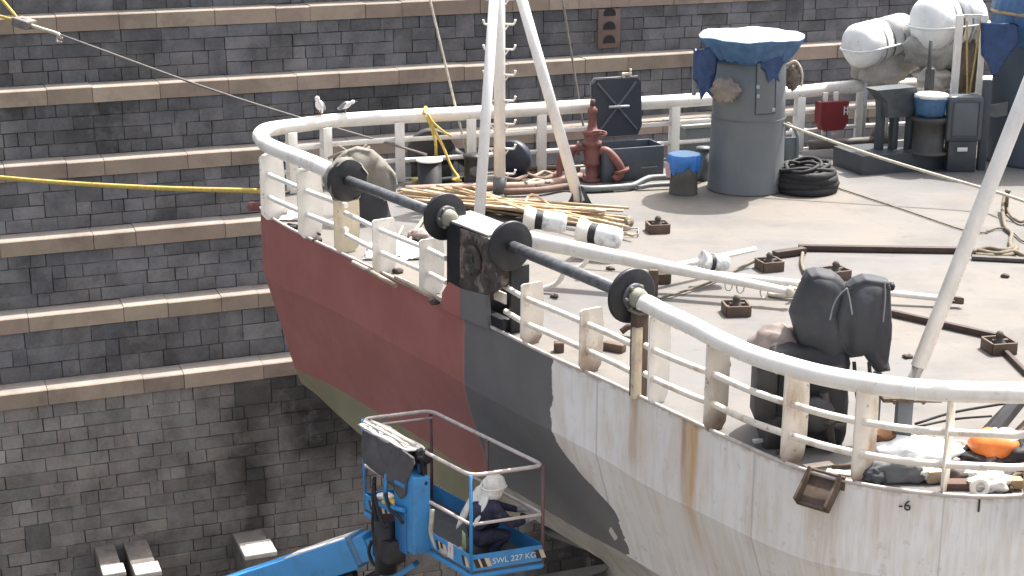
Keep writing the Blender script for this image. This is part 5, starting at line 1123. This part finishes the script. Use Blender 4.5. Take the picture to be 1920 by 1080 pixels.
# ================================================================ NEAR RIGHT CORNER CLUTTER
p=P(1656,848); mb=MB(); mb.lathe(p,[(.115,0),(.11,.17),(.125,.19),(.125,.21),(.09,.21),(.085,.05),(0,.05)],n=24); single(mb,'pipe_stub',rust,'rusty open pipe stub standing behind the near railing','pipe')
p=P(1795,858); mb=MB(); mb.lathe(p,[(.10,0),(.10,.14),(.10,.15),(.075,.15),(.07,.03),(0,.03)],n=24); single(mb,'pipe_stub',white_rusty,'pale open pipe stub standing right of the white sheet','pipe')
c=P(1722,866); mb=MB(); mb.blob(c+Z3*.06,.44,.26,.17,pw=.8,amp=.13,freq=2.4,seed=33,fold=.05,nf=9,flatten=-.35); single(mb,'white_sheet',sheet,'bulging white plastic sheet on deck behind the near railing','sheet')
c=P(1818,874); mb=MB(); mb.blob(c+Z3*.03,.26,.22,.09,pw=.8,amp=.12,freq=2.4,seed=37,fold=.04,flatten=-.3); single(mb,'white_sheet',whitecl,'flat white cloth on deck at the right of the bulging sheet','sheet')
c=P(1865,835,.22); t=thing('orange_buoy','orange and white float lying among dark gear at the right corner','float',c-Z3*.22)
mb=MB(); mb.blob(c,.25,.21,.175,amp=.05,freq=2,seed=3); mb.build('float_body',orange,t)
mb=MB(); mb.blob(c+V((.07,-.0,.085)),.17,.15,.10,amp=.08,freq=2,seed=4); mb.build('white_top',white_rusty,t)
c=P(1682,898); mb=MB(); mb.blob(c+Z3*.08,.30,.14,.13,pw=.75,amp=.12,freq=2.6,seed=50,flatten=-.6); single(mb,'grey_sack',sack,'stuffed grey sack lying under the near railing','sack')
c=P(1640,903); mb=MB(); mb.blob(c+Z3*.06,.13,.10,.09,amp=.2,freq=2.6,seed=51,flatten=-.6); single(mb,'dark_bag',M('dark_bag',(.06,.065,.075),.8,.3,5,bump=.4),'small dark bag left of the stuffed grey sack','bag')
c=P(1858,915); mb=MB(); mb.blob(c+Z3*.05,.19,.12,.10,amp=.3,freq=2.6,seed=52,flatten=-.5); single(mb,'white_rag',whitecl,'crumpled white rag under the near railing at the right','rag')
c=P(1836,925); mb=MB(); mb.lathe(c+Z3*.06,[(.09,-.02),(.10,0),(.09,.02),(.05,.02),(.05,-.02),(.09,-.02)],V((.1,-1,.2)),18,capped=False); single(mb,'white_ring',white,'white ring leaning on the crumpled rag at the deck edge','ring')
c=P(1750,905); mb=MB(); mb.box(c+Z3*.07,(.16,.10,.12),(V((.95,.2,0)),V((-.2,.95,0)),Z3),.01); single(mb,'paper_box',M('tan_card',(.42,.34,.24),.8,.2,6),'small tan box under the near railing beside the narrow post','box')
c=P(1738,902); mb=MB(); mb.blob(c+V((-.04,-.02,.10)),.10,.07,.06,amp=.3,seed=53,nu=14,nv=8); single(mb,'white_wrapper',whitecl,'white wrapper leaning on the small tan box','wrapper')
mb=MB(); mb.beam(P(1775,888,.06),P(1862,890,.08),.05,.05); mb.beam(P(1850,886,.07),P(1903,886,.07),.06,.05); single(mb,'white_bar',white,'white bar lying behind the near railing at the right','bar')
mb=MB(); mb.beam(P(1815,906,.07),P(1857,893,.10),.05,.04); single(mb,'wooden_stick',timber,'short pale stick on the crumpled rag','stick')
mb=MB(); mb.box(P(1795,908,.035),(.26,.14,.07),None,.01); single(mb,'brown_tray',M('brown_tray',(.12,.07,.055),.8,.3,6),'dark brown tray between narrow post and white rag','tray')
mb=MB(); mb.box(P(1905,905,.06),(.12,.12,.10),None,.02); single(mb,'tan_tin',M('tan_tin',(.35,.26,.15),.6,.2,6),'small tan tin at the deck edge by the right frame side','tin')
gear=M('black_gear',(.022,.020,.022),.7,.5,6,bump=.4)
mb=MB(); mb.blob(P(1862,862,.08),.34,.22,.13,amp=.3,freq=2.6,seed=57,flatten=-.5); mb.blob(P(1905,855,.12),.25,.25,.2,amp=.3,freq=2.6,seed=58,flatten=-.5); tag(mb.build('gear_heap',gear),'heap of black greasy gear under the orange float','gear')
for i,(x0,y0,z0,x1,y1,z1,w_,lab) in enumerate(((1830,852,.15,1960,690,.9,.12,'broad dark steel arm rising to the right edge past the orange float'),(1850,870,.12,1960,760,.55,.08,'brown steel arm under the broad dark arm'),(1800,855,.10,1905,745,.6,.06,'thin dark strut slanting behind the orange float'))):
    mb=MB(); mb.beam(P(x0,y0,z0),P(x1,y1,z1),w_,w_*.7,bev=.01); tag(mb.build('steel_beam',(M('arm_grey',(.07,.07,.075),.6,.3,5),M('arm_brown',(.13,.09,.075),.7,.3,5),gear)[i]),lab,'beam')
mb=MB(); mb.tube([P(1716,795,.1),P(1780,775,.16),P(1850,762,.22),P(1930,750,.3)],.014,6,4); mb.tube([P(1720,800,.08),P(1790,786,.1),P(1860,780,.15)],.012,6,4); single(mb,'black_cable',ropek,'pair of black cables running from the pedestal to the right corner','cable')
mb=MB(); mb.cyl(P(1790,878,.05),P(1830,890,.05),.03,n=8); mb.lathe(P(1790,868,.07),[(0,-.05),(.06,-.05),(.06,.05),(0,.05)],V((.4,-.9,0)),14); single(mb,'steel_roller',M('pinkish_steel',(.35,.28,.27),.5,.2,6),'small pinkish steel roller beside the flat white cloth','roller')
mb=MB(); mb.box(P(1430,826,.05),(.20,.06,.03),(V((.98,.2,0)),V((-.2,.98,0)),Z3),.005); single(mb,'tin_strip',M('bright_tin',(.6,.6,.58),.4,.1,5),'small bright strip lying in the shade left of the winch','strip')
for i,(x,y) in enumerate(((1535,872),(1578,886))):
    mb=MB(); mb.box(P(x,y,.012),(.30,.11,.012),(V((.9,.3-.6*i,0)),V((-.3+.6*i,.9,0)),Z3)); tag(mb.build('paper_scrap',M('paper_scrap',(.55,.50,.44),.8,.15,6)),'pale flat scrap on deck below the winch, '+('left one','right one by the rail post')[i],'scrap')
random.seed(5)
junk=[gear,M('dark_rubbish',(.08,.065,.06),.9,.5,9),brown,ropeb,ragm,M('arm_brown',(.13,.09,.075),.7,.3,5)]
for i in range(16):
    x,y=random.uniform(1790,1915),random.uniform(842,918); q=P(x,y,.0); an=random.uniform(0,PI); ax_=(V((math.cos(an),math.sin(an),0)),V((-math.sin(an),math.cos(an),0)),Z3); mb=MB()
    if i%3==0: mb.box(q+Z3*.05,(random.uniform(.12,.3),random.uniform(.05,.12),random.uniform(.05,.1)),ax_,.008)
    elif i%3==1: mb.blob(q+Z3*.05,random.uniform(.07,.14),random.uniform(.06,.1),.07,amp=.35,freq=3,seed=90+i,nu=14,nv=9)
    else: mb.tube([q+Z3*.03-ax_[0]*.22,q+Z3*.08+ax_[1]*.06,q+Z3*.05+ax_[0]*.2,q+Z3*.03+ax_[0]*.3-ax_[1]*.12],.02,6,4)
    tag(mb.build('scrap_piece',junk[i%6]),'small dark scrap piece among the greasy gear at the near right corner','scrap','scrap pieces at the near right corner')
for i,(x,y,l_,an) in enumerate(((1592,872,.35,.3),(1630,880,.25,1.1),(1665,870,.3,.1),(1480,842,.3,.5))):
    q=P(x,y,.03); mb=MB(); mb.cyl(q-V((math.cos(an),math.sin(an),0))*l_/2,q+V((math.cos(an),math.sin(an),0))*l_/2,.022,n=8); tag(mb.build('rod_piece',brown),'short brown rod on deck under the railing, '+('right of the winch','beside the dark bag','behind the grey sack','in front of the winch')[i],'rod')
# small litter scattered over the open deck
for i,(x,y) in enumerate(((1145,503),(1040,555),(1702,668),(1885,517),(1790,563))):
    mb=MB(); mb.blob(P(x,y,.02),.06,.045,.03,amp=.4,freq=3,seed=80+i,nu=10,nv=7); tag(mb.build('deck_litter',M('dark_litter',(.10,.085,.07),.9,.4,9)),'tiny dark scrap on open deck '+('below the thick stowed boom','between low rail and thick boom','left of the pole near its foot','right of the white pole','at the tip of the thin boom')[i],'scrap')
mb=MB(); mb.box(P(1152,650,.05),(.28,.12,.10),(V((.8,-.5,0)),V((.5,.8,0)),Z3),.01); single(mb,'steel_block',brown,'brown steel block behind the low railing between front discs','block')
mb=MB(); mb.box(P(1048,650,.06),(.12,.10,.12),None,.01); single(mb,'steel_block',brown,'small dark cube on deck edge behind the low front railing','block')
mb=MB(); mb.tube([P(1165,622,.05),P(1180,612,.12),P(1192,622,.08),P(1188,640,.04)],.04,7,4); single(mb,'scrap_bundle',brown,'dark scrap bundle under the front roller disc beside the pipe end','scrap')
# ================================================================ LINES ACROSS THE DOCK
mb=MB(); a=PY(-80,325,31.0); b=V((-4.05,25.25,Z(-4.05,25.25,358))); m1=a.lerp(b,.35)-Z3*.06; m2=a.lerp(b,.7)-Z3*.055; mb.tube([a,m1,m2,b],.042,8,6); single(mb,'yellow_rope',yellow,'thick yellow rope stretched from the dock side to the stern','rope')
blk=PY(45,43,30.0); end=P(800,290,.55)
t=thing('rope_block','grey pulley block hanging in the yellow tackle at the top left','pulley',blk); d=(end-blk).normalized(); x_,y_,_=frame(d)
mb=MB(); mb.box(blk,(.17,.30,.36),(y_,x_,d),.03); mb.build('cheek',M('block_grey',(.17,.15,.14),.7,.3,8),t)
mb=MB(); mb.lathe(blk,[(.05,-.10),(.06,-.09),(.06,.09),(.05,.10)],y_,12); mb.build('sheave_pin',ropeg,t)
mb=MB(); mb.tube([blk+d*.15,blk+d*.45,blk+d*.8,blk+d*.86-Z3*.08],.035,7,3); mb.tube([blk+d*.8,blk+d*.75-Z3*.14,blk+d*.86-Z3*.12],.02,6,3); mb.build('becket_rope',ropew,t)
for i,(px,py) in enumerate(((-30,-35),(-30,22))):
    mb=MB(); q=PY(px,py,30.2); mb.tube([q,q.lerp(blk,.5),blk-d*.1],.032,7,2); single(mb,'tackle_rope',yellow,('upper yellow tackle rope entering the pulley block','lower yellow tackle rope entering the pulley block')[i],'rope')
mb=MB(); a=blk+d*.82; mb.tube([a,a.lerp(end,.5)-Z3*.10,end],.020,6,6); single(mb,'wire_rope',ropeg,'thin grey wire running from the pulley block down to the stern','wire')
for i,(x0,y0,x1,y1) in enumerate(((805,-5,878,300),(1054,-5,1100,275))):
    b=P(x1,y1,.3); a=PY(x0,y0,b.y+.3); mb=MB(); mb.tube([a+(a-b)*.3,a,a.lerp(b,.5),b],.022,6,3); single(mb,'stay_rope',ropew if i==0 else ropeg,('thin pale stay line left of the tripod mast','thin grey stay line right of the tripod mast')[i],'rope')
# ================================================================ BOOM LIFT
ZT=-1.2; ZF=-2.42
cA,cB,cC,cD=[P(*q,z=ZT) for q in ((680,787),(806,769),(1022,874),(881,891))]
# square the basket up: axes along the long and the short side
la=((cD-cA)+(cC-cB)); la.z=0; LL=la.length/2; la.normalize(); sa=((cB-cA)+(cC-cD))/2; sa.z=0; SW=sa.length; sa.normalize()
ctr=(cA+cB+cC+cD)/4; print('basket',LL,SW,ctr)
bc=V((ctr.x,ctr.y,ZF))
def bp(l,s,z): return bc+la*(l*LL/2)+sa*(s*SW/2)+Z3*z
TH=ZT-ZF
lift=thing('boom_lift','blue boom lift with railed work basket raised beside the red hull','boom lift',bc)
def lb(name,mat,fn,parent=None):
    mb=MB(); fn(mb); return mb.build(name,mat,parent or lift)
def rnd(pts,r,n=4):
    out=[]; k=len(pts)
    for i in range(k):
        p=pts[i]; a=(pts[i-1]-p).normalized(); b=(pts[(i+1)%k]-p).normalized(); 
        for j in range(n+1):
            t=j/n; out.append((p+a*r)*(1-t)**2+p*2*t*(1-t)+(p+b*r)*t*t)
    return out
lb('top_rail',liftrail,lambda mb:mb.tube(rnd([bp(-1,-1,TH),bp(-1,1,TH),bp(1,1,TH),bp(1,-1,TH)],.13),.024,10,0,closed=True))
lb('mid_rail',liftrail,lambda mb:mb.tube(rnd([bp(-1,-1,TH*.50),bp(-1,1,TH*.5),bp(1,1,TH*.5),bp(1,-1,TH*.5)],.08),.020,8,0,closed=True))
lb('inner_rail',liftrail,lambda mb:mb.tube([bp(-.93,-.9,TH-.07),bp(-.93,.95,TH-.07)],.016,8,0))
for l,s in ((-1,-1),(-1,1),(1,-1),(1,1),(.05,1),(.08,-1)):
    lb('post',bluel if s<0 else M('post_dull_pink',(.16,.09,.09),.5,.2,6),lambda mb:mb.cyl(bp(l*.99,s*.985,0),bp(l*.99,s*.985,TH),.022,n=10))
lb('floor',M('lift_floor',(.08,.085,.09),.7,.3,9),lambda mb:mb.box(bc+Z3*.0,(LL,SW,.05),(la,sa,Z3),.005))
lb('floor_frame',bluel,lambda mb:mb.tube(rnd([bp(-1,-1,-.05),bp(-1,1,-.05),bp(1,1,-.05),bp(1,-1,-.05)],.06),.035,8,0,closed=True))
kick=[]
for (a,b) in (((-1,-1),(1,-1)),((1,-1),(1,1)),((1,1),(-1,1)),((-1,1),(-1,-1))):
    p,q=bp(*a,.12),bp(*b,.12); o=lb('kick_plate',bluel,lambda mb:mb.beam(p,q,.012,.20)); kick.append(o)
# hazard stripes on the two kick plates that face out
def stripes(p,q,n,parent,f0,f1,out):
    d=(q-p); L=d.length; d.normalize()
    for i in range(n):
        f=f0+(f1-f0)*i/n; c=p+d*(L*f)+out*.010
        for col,off in ((ink,0),(M('stripe_cream',(.62,.50,.36),.6,.15,8),.055)):
            cc=c+d*off; mb=MB(); mb.prism([(-.02,.055),(.035,.055),(.075,-.055),(.02,-.055)],cc+Z3*.0,(d,Z3,out),.006); mb.build('hazard_stripe',col,parent)
stripes(bp(-1,-1,.11),bp(1,-1,.11),5,kick[0],.06,.33,-sa)
stripes(bp(-1,-1,.11),bp(1,-1,.11),2,kick[0],.70,.78,-sa); stripes(bp(-1,-1,.11),bp(1,-1,.11),1,kick[0],.93,.98,-sa)
stripes(bp(1,-1,.11),bp(1,1,.11),2,kick[1],.04,.22,la); stripes(bp(1,-1,.11),bp(1,1,.11),1,kick[1],.88,.95,la)
text_mesh('load_text','SWL 227 KG',.10,bp(1,.16,.11)+la*.016,(sa,Z3,la),inkw,kick[1],.002)
lb('safety_plate',M('white_notice',(.62,.62,.62),.6,.1,8),lambda mb:mb.box(bp(.66,-1,.14)-sa*.014,(.10,.008,.19),(la,sa,Z3)),kick[0])
text_mesh('notice_text','!',.10,bp(.66,-1,.15)-sa*.02,(la,Z3,-sa),M('notice_red',(.5,.06,.05),.6),kick[0],.002)
# control column on the long outer side, with rotator and console
def col(l): return bp(l,-1,0)-sa*.10
lb('mount_column',bluel,lambda mb:mb.box(col(.10)+Z3*.44,(.42,.22,1.0),(la,sa,Z3),.02))
lb('column_panel',M('lift_panel_blue',(.03,.16,.40),.4,.1,4),lambda mb:(mb.box(col(.06)-sa*.12+Z3*.18,(.22,.02,.55),(la,sa,Z3),.005)))
lb('column_frame',bluel,lambda mb:(mb.tube([col(-.16)-sa*.14+Z3*.84,col(-.16)-sa*.16+Z3*.55,col(-.05)-sa*.17+Z3*.46,col(.18)-sa*.16+Z3*.50],.03,8,4),mb.box(col(.04)-sa*.13+Z3*.80,(.30,.04,.05),(la,sa,Z3),.005)))
lb('console',M('console_dark',(.03,.03,.035),.6,.2,5),lambda mb:mb.box(bp(-.36,-.95,TH*.80),(.90,.26,.36),(la,sa,Z3),.03))
lb('rotator',M('rotator_black',(.02,.02,.024),.5,.3,6),lambda mb:(mb.cyl(col(-.18)-sa*.16-Z3*.45,col(-.18)-sa*.16+Z3*.25,.14,n=18),mb.box(col(-.12)-sa*.16-Z3*.12,(.34,.24,.30),(la,sa,Z3),.02)))
for i,pp in enumerate((((-.30,.75),(-.34,.35),(-.36,.05),(-.26,-.25)),((-.24,.75),(-.26,.4),(-.16,.1),(-.18,-.35)),((-.18,.7),(-.10,.42),(.02,.25),(.1,.3)),((-.1,.62),(-.02,.45),(.10,.42),(.22,.36)),((-.32,-.1),(-.38,-.28),(-.28,-.4),(-.18,-.28)))):
    lb('hydraulic_hose',rubber,lambda mb:mb.tube([col(l)-sa*(.20+.05*(i%3))+Z3*z for l,z in pp],.022,7,5))
# boom: two telescoping boxes, knuckle, turret and chassis
bA=col(-.2)-sa*.30-Z3*.28; bA=P(757,998,-2.52); B1=P(455,1098,-3.95); bd=(B1-bA).normalized(); bs=bd.cross(Z3).normalized(); bu=bs.cross(bd).normalized()
def bq(f,u=0,s=0): return bA+bd*f+bu*u+bs*s
lb('jib_head',bluel,lambda mb:(mb.prism([(-.10,-.10),(.28,.02),(.75,.12),(.75,-.18),(.35,-.24),(.0,-.26)],bq(0),(bd,bu,bs),.22)))
lb('jib_lower_arm',bluel,lambda mb:mb.beam(bq(.02,-.42),bq(1.0,-.62),.12,.07,up=bu,bev=.01))
lb('jib_cylinder',rubber,lambda mb:(mb.cyl(bq(.15,-.30,-.1),bq(.95,-.42,-.1),.045,n=10)))
lb('inner_boom',bluel,lambda mb:mb.beam(bq(.55,-.02),bq(3.0,-.02),.27,.34,up=bu,bev=.015))
lb('outer_boom',bluel,lambda mb:mb.beam(bq(.80,-.03),bq(12.5,-.03),.34,.42,up=bu,bev=.02))
lb('boom_top_sunlit',M('boom_sunlit_white',(.62,.62,.60),.5,.1,4),lambda mb:mb.beam(bq(.82,.186),bq(1.95,.186),.30,.012,up=bu))  # white strip paints sunlight on the top face of the blue boom
lb('boom_cylinder',rubber,lambda mb:mb.cyl(bq(1.0,-.30,-.05),bq(2.4,-.36,-.05),.055,n=12))
e=bq(12.5); 
lb('turret',bluel,lambda mb:mb.box(V((e.x,e.y,FLOOR+1.6)),(2.2,1.6,1.3),None,.1))
lb('boom_knuckle',bluel,lambda mb:mb.beam(e,V((e.x+.4,e.y-.2,FLOOR+2.2)),.3,.4,bev=.03))
lb('chassis',M('chassis_grey',(.08,.085,.09),.6,.2,4),lambda mb:mb.box(V((e.x,e.y,FLOOR+.65)),(2.8,1.7,.5),None,.06))
for sx in (-1,1):
    for sy in (-1,1): lb('wheel',rubber,lambda mb:mb.lathe(V((e.x+sx*1.0,e.y+sy*1.0,FLOOR+.45)),[(0,-.15),(.38,-.15),(.45,-.1),(.45,.1),(.38,.15),(0,.15)],Y3,24))
lb('boom_bracket',M('bracket_grey_blue',(.10,.20,.32),.5),lambda mb:mb.box(bq(.78,-.0,0),(.10,.30,.40),(bd,bs,bu),.015))
# dark cloth over the console with the pale folded edge on top
hl_=LL/2; c0=bp(0,-1,TH)-sa*.23+la*.26+Z3*.06
poly=[(-.86*hl_,-.03),(-.5*hl_,-.01),(-.1*hl_,-.02),(.10*hl_,-.05),(.12*hl_,-.14),(.04*hl_,-.30),(-.02*hl_,-.40),(-.06*hl_,-.60),(-.14*hl_,-.68),(-.28*hl_,-.58),(-.5*hl_,-.52),(-.84*hl_,-.47),(-.90*hl_,-.25)]
mb=MB(); mb.pillow(poly,c0,(la,Z3,-sa),.09,k=.03,amp=.05,freq=2.2,seed=17,cuts=4); tag(mb.build('console_cloth',greycl),'dark grey cloth draped over the control console of the blue basket','cloth')
mb=MB(); pl=[(-.84*hl_,-.16),(-.5*hl_,-.20),(-.1*hl_,-.20),(.12*hl_,-.18),(.17*hl_,.06),(.0,.10),(-.3*hl_,.08),(-.6*hl_,.12),(-.82*hl_,.08)]
mb.pillow(pl,bp(0,-1,TH+.005),(la,sa,Z3),.10,k=.04,amp=.03,freq=4,seed=5,cuts=4)
for k_ in range(2):
    s_=-.10+.09*k_; mb.tube([bp(-.80,-1,TH+.05)+sa*s_,bp(-.4,-1,TH+.055)+sa*(s_-.01),bp(.05,-1,TH+.04)+sa*s_],.016,6,5)
tag(mb.build('folded_cloth',M('pale_folded_cloth',(.60,.57,.52),.85,.15,5,bump=.4)),'pale folded cloth laid along the top edge of the console','cloth')
mb=MB(); mb.blob(bp(.16,-1,TH-.07),.10,.10,.10,amp=.3,freq=3,seed=8,nu=16,nv=10); tag(mb.build('black_bag',M('black_bag',(.02,.02,.022),.6,.3,7)),'black bag hanging at the right end of the console','bag')
mb=MB(); mb.tube([bp(.2,-1,TH-.05)-sa*.04,bp(.25,-1,TH-.3)-sa*.05,bp(.22,-1,TH-.42)-sa*.05,bp(.3,-1,TH-.35)-sa*.05],.018,6,4); mb.tube([bp(.2,-1,TH-.05)-sa*.05,bp(.2,-1,TH-.45)-sa*.05],.02,6,2); tag(mb.build('hanging_strap',ropek),'dark straps hanging from the basket rail right of the console','strap')
mb=MB(); mb.blob(bp(-.68,-.55,.14),.20,.12,.10,amp=.3,freq=3,seed=44,nu=18,nv=10); tag(mb.build('yellow_cloth',yellowcl),'yellow cloth lying in the left end of the blue basket','cloth')
mb=MB(); mb.blob(bp(-.86,-.6,.20),.13,.08,.05,amp=.2,freq=3,seed=45,nu=16,nv=8); tag(mb.build('white_packet',whitecl),'white packet beside the yellow cloth in the basket','packet')
mb=MB(); mb.tube([bp(.30,-.98,.52),bp(.33,-1.04,.4),bp(.30,-1.02,.22),bp(.36,-.96,.06),bp(.42,-.9,.04),bp(.36,-.86,.06)],.03,7,5); tag(mb.build('white_rope',ropew),'white rope tied to the middle rail of the basket','rope')
mb=MB(); mb.tube([bp(.36,-.8,.04),bp(.55,-.7,.04),bp(.7,-.66,.05)],.028,7,3); tag(mb.build('air_hose',rubber),'black air hose on the basket floor','hose')
mb=MB(); mb.blob(bp(.55,-.78,.07),.17,.09,.06,amp=.35,freq=3,seed=46,nu=16,nv=8); tag(mb.build('rag_heap',M('mixed_rags',(.45,.40,.36),.9,.4,9)),'heap of pale rags on the basket floor behind the notice','rag')
# ================================================================ WORKER
def skin_body(name,verts,edges,mats,pick,parent,loc,ax,sub=2):
    me=bpy.data.meshes.new(name); me.from_pydata([v[0] for v in verts],edges,[]); o=bpy.data.objects.new(name,me); COL.objects.link(o)
    sk=o.modifiers.new('skin','SKIN'); sk.use_smooth_shade=True
    for i,v in enumerate(verts):
        s=me.skin_vertices[0].data[i]; r=v[1]; s.radius=(r,r) if not isinstance(r,tuple) else r; s.use_root=(i==0)
    sm=o.modifiers.new('sub','SUBSURF'); sm.levels=sub; sm.render_levels=sub
    dg=bpy.context.evaluated_depsgraph_get(); m2=bpy.data.meshes.new_from_object(o.evaluated_get(dg)); bpy.data.objects.remove(o)
    for m in mats: m2.materials.append(m)
    for p in m2.polygons: p.use_smooth=True; p.material_index=pick(p.center)
    mt=Matrix((ax[0],ax[1],ax[2])).transposed().to_4x4(); m2.transform(mt)
    ob=bpy.data.objects.new(name,m2); COL.objects.link(ob); ob.parent=parent; ob.location=V(loc)-wloc(parent); return ob
# local axes of the worker: x ahead (towards the hull), y to his left, z up
fx=V((.93,.36,0)).normalized(); fy=V((-fx.y,fx.x,0)); wl=V((P(930,1056,ZF+.03).x,P(930,1056,ZF+.03).y,ZF+.03))
wl=bp(.62,-.05,.03)
PZ=.84
wk=thing('person','worker crouching in the blue basket, white head wrap, navy overalls, tool in hands','person',wl)
vs=[];es=[]
def add(p,r,link=None):
    vs.append((V((p[0],p[1],p[2]*PZ if p[2]>.15 else p[2])),r)); i=len(vs)-1
    if link is not None: es.append((link,i))
    return i
pel=add((-.14,0,.30),(.17,.15)); sp1=add((-.12,0,.44),(.165,.135),pel); sp2=add((-.05,0,.60),(.185,.14),sp1); ch=add((.03,0,.74),(.19,.13),sp2); nk=add((.10,0,.85),(.07,.07),ch); nk2=add((.13,0,.90),.062,nk); hd=add((.16,0,.98),(.088,.098),nk2); ht=add((.15,0,1.07),(.075,.085),hd)
no=add((.245,0,.975),.02,hd)
hands=[]
for s in (1,-1):
    hp_=add((-.10,.11*s,.28),.12,pel); kn=add((.27,.17*s,.42 if s>0 else .34),.082,hp_); an=add((.04,.14*s,.08),.052,kn); he=add((.0,.14*s,.045),.045,an); to=add((.17,.16*s,.035),.04,an)
    sh=add((.07,.20*s,.74),.085,ch); el=add((.26,.25*s,.55 if s>0 else .50),.060,sh); wr=add((.50,.12*s,.50 if s>0 else .46),.038,el); pm=add((.565,.095*s,.495 if s>0 else .455),(.036,.022),wr); hands.append((pm,s))
    for f in range(4):
        yy=.095*s-.022*s*(f-1.5); zz=(.495 if s>0 else .455)+.0
        a=add((.615,yy,zz+.012),.0105,pm); b=add((.645-.006*abs(f-1.5),yy,zz-.006),.010,a); c=add((.640-.006*abs(f-1.5),yy,zz-.034),.009,b)
    a=add((.575,.060*s,zz+.0),.0115,pm); b=add((.61,.045*s,zz-.012),.010,a)
def pick(c):
    if c.x>.47 and c.z>.40*PZ: return 1
    if c.z>.88*PZ: return 2
    if c.z<.085 and c.z>-1: return 3
    return 0
skin_body('body',vs,es,[navy,glove,skinm,rubber],pick,wk,wl,(fx,fy,Z3))
def wq(p): return wl+fx*p[0]+fy*p[1]+Z3*p[2]*PZ
wax=(fx,fy,Z3)
# face: eyes and mouth line, ears under the wrap
for s in (1,-1):
    mb=MB(); mb.blob(wq((.235,.035*s,1.0)),.012,.014,.010,nu=8,nv=6,amp=0); mb.build('eye',M('eye_dark',(.03,.025,.02),.4),wk)
mb=MB(); mb.box(wq((.236,0,.925)),(.012,.05,.010),wax,.003); mb.build('mouth',M('lip_brown',(.12,.05,.04),.6),wk)
mb=MB(); mb.blob(wq((.135,0,1.015)),.135,.13,.135,amp=.07,freq=3,seed=3,fold=.05,nf=7,ax=wax); 
mb.blob(wq((.10,0,.90)),.12,.14,.10,amp=.08,freq=3,seed=5,fold=.06,nf=8,ax=wax); mb.build('head_wrap',M('white_head_wrap',(.72,.70,.65),.9,.12,8,bump=.5,fine=16),wk)
mb=MB(); mb.tube([wq((.02,.12,1.0)),wq((.15,.145,1.0)),wq((.26,.08,1.0)),wq((.27,0,1.0)),wq((.26,-.08,1.0)),wq((.15,-.145,1.0)),wq((.02,-.12,1.0)),wq((-.01,0,.98))],.011,7,4,closed=True); mb.build('wrap_band',M('white_head_wrap',(.72,.7,.65)),wk)
# cloth hanging over the shoulders and down the back and left side
mb=MB(); pl=[(-.16,.20),(.0,.24),(.17,.18),(.22,.02),(.17,-.22),(.10,-.12),(.03,.05),(-.06,-.02),(-.14,-.28),(-.22,-.42),(-.27,-.2),(-.24,.05)]
bk_=(fx*.45+Z3*.89).normalized()
mb.pillow([(a,b) for a,b in pl],wq((-.07,.03,.72)),(-fy,bk_,(fx*-.89+Z3*.45)),.09,k=.05,amp=.012,freq=4,seed=12,cuts=4); mb.build('shoulder_cloth',M('white_head_wrap',(.72,.7,.65)),wk)
mb=MB(); mb.blob(wq((.04,.25,.62)),.10,.07,.20,amp=.12,freq=3,seed=21,fold=.08,ax=wax); mb.build('sleeve_cloth',M('white_head_wrap',(.72,.7,.65)),wk)
mb=MB(); mb.pillow([(-.05,.13),(.05,.12),(.07,-.05),(.03,-.16),(-.02,-.06),(-.07,-.12)],wq((-.24,.02,.20)),(-fy,Z3,-fx),.04,k=.03,amp=.02,freq=6,seed=6,cuts=3); mb.build('waist_cloth',greencl,wk)
# tool in the hands reaching the hull
tg=P(1030,992,-2.95); g0=wq((.50,.0,.475)); dt=(tg-g0).normalized(); hit=(tg-g0).length
t=thing('hand_tool','slim air tool held by the crouching worker against the hull','tool',g0)
mb=MB(); mb.cyl(g0-dt*.05,g0+dt*.22,.028,n=12); mb.build('handle',rubber,t)
mb=MB(); mb.cyl(g0+dt*.22,g0+dt*.42,.034,n=12); mb.cyl(g0+dt*.42,g0+dt*min(.95,hit),.018,n=8); mb.build('barrel',M('tool_grey',(.20,.19,.18),.5,.2,7),t)
# ================================================================ CAMERA, LIGHT
cam=bpy.data.cameras.new('camera'); co=bpy.data.objects.new('camera',cam); COL.objects.link(co); co.location=(0,0,H); co.rotation_euler=(PI/2-PT,0,0)
cam.sensor_width=36; cam.lens=36*F/1920; cam.clip_end=3000; cam.clip_start=.1; scene.camera=co
w=bpy.data.worlds.new('World'); scene.world=w; w.use_nodes=True; nt=w.node_tree
sky=nt.nodes.new('ShaderNodeTexSky'); sky.sky_type='NISHITA'; sky.sun_disc=False; sky.dust_density=7; sky.air_density=1.; sky.ozone_density=.6
SD=V((.68,.735,0)).normalized(); EL=rad(61); sky.sun_elevation=EL; sky.sun_rotation=math.atan2(SD.x,SD.y)
hs=nt.nodes.new('ShaderNodeHueSaturation'); hs.inputs['Saturation'].default_value=.55
nt.links.new(sky.outputs[0],hs.inputs['Color']); nt.links.new(hs.outputs[0],nt.nodes['Background'].inputs[0]); nt.nodes['Background'].inputs[1].default_value=.14
sl=bpy.data.lights.new('sun','SUN'); sl.energy=3.9; sl.angle=rad(.53); sl.color=(1,.96,.90); so=bpy.data.objects.new('sun',sl); COL.objects.link(so); so.location=(20,20,40)
tosun=V((SD.x*math.cos(EL),SD.y*math.cos(EL),math.sin(EL))); so.rotation_euler=tosun.to_track_quat('Z','Y').to_euler()
vs_=scene.view_settings; vs_.view_transform='Standard'; vs_.look='None'; vs_.gamma=1; vs_.use_curve_mapping=False; vs_.exposure=1.12
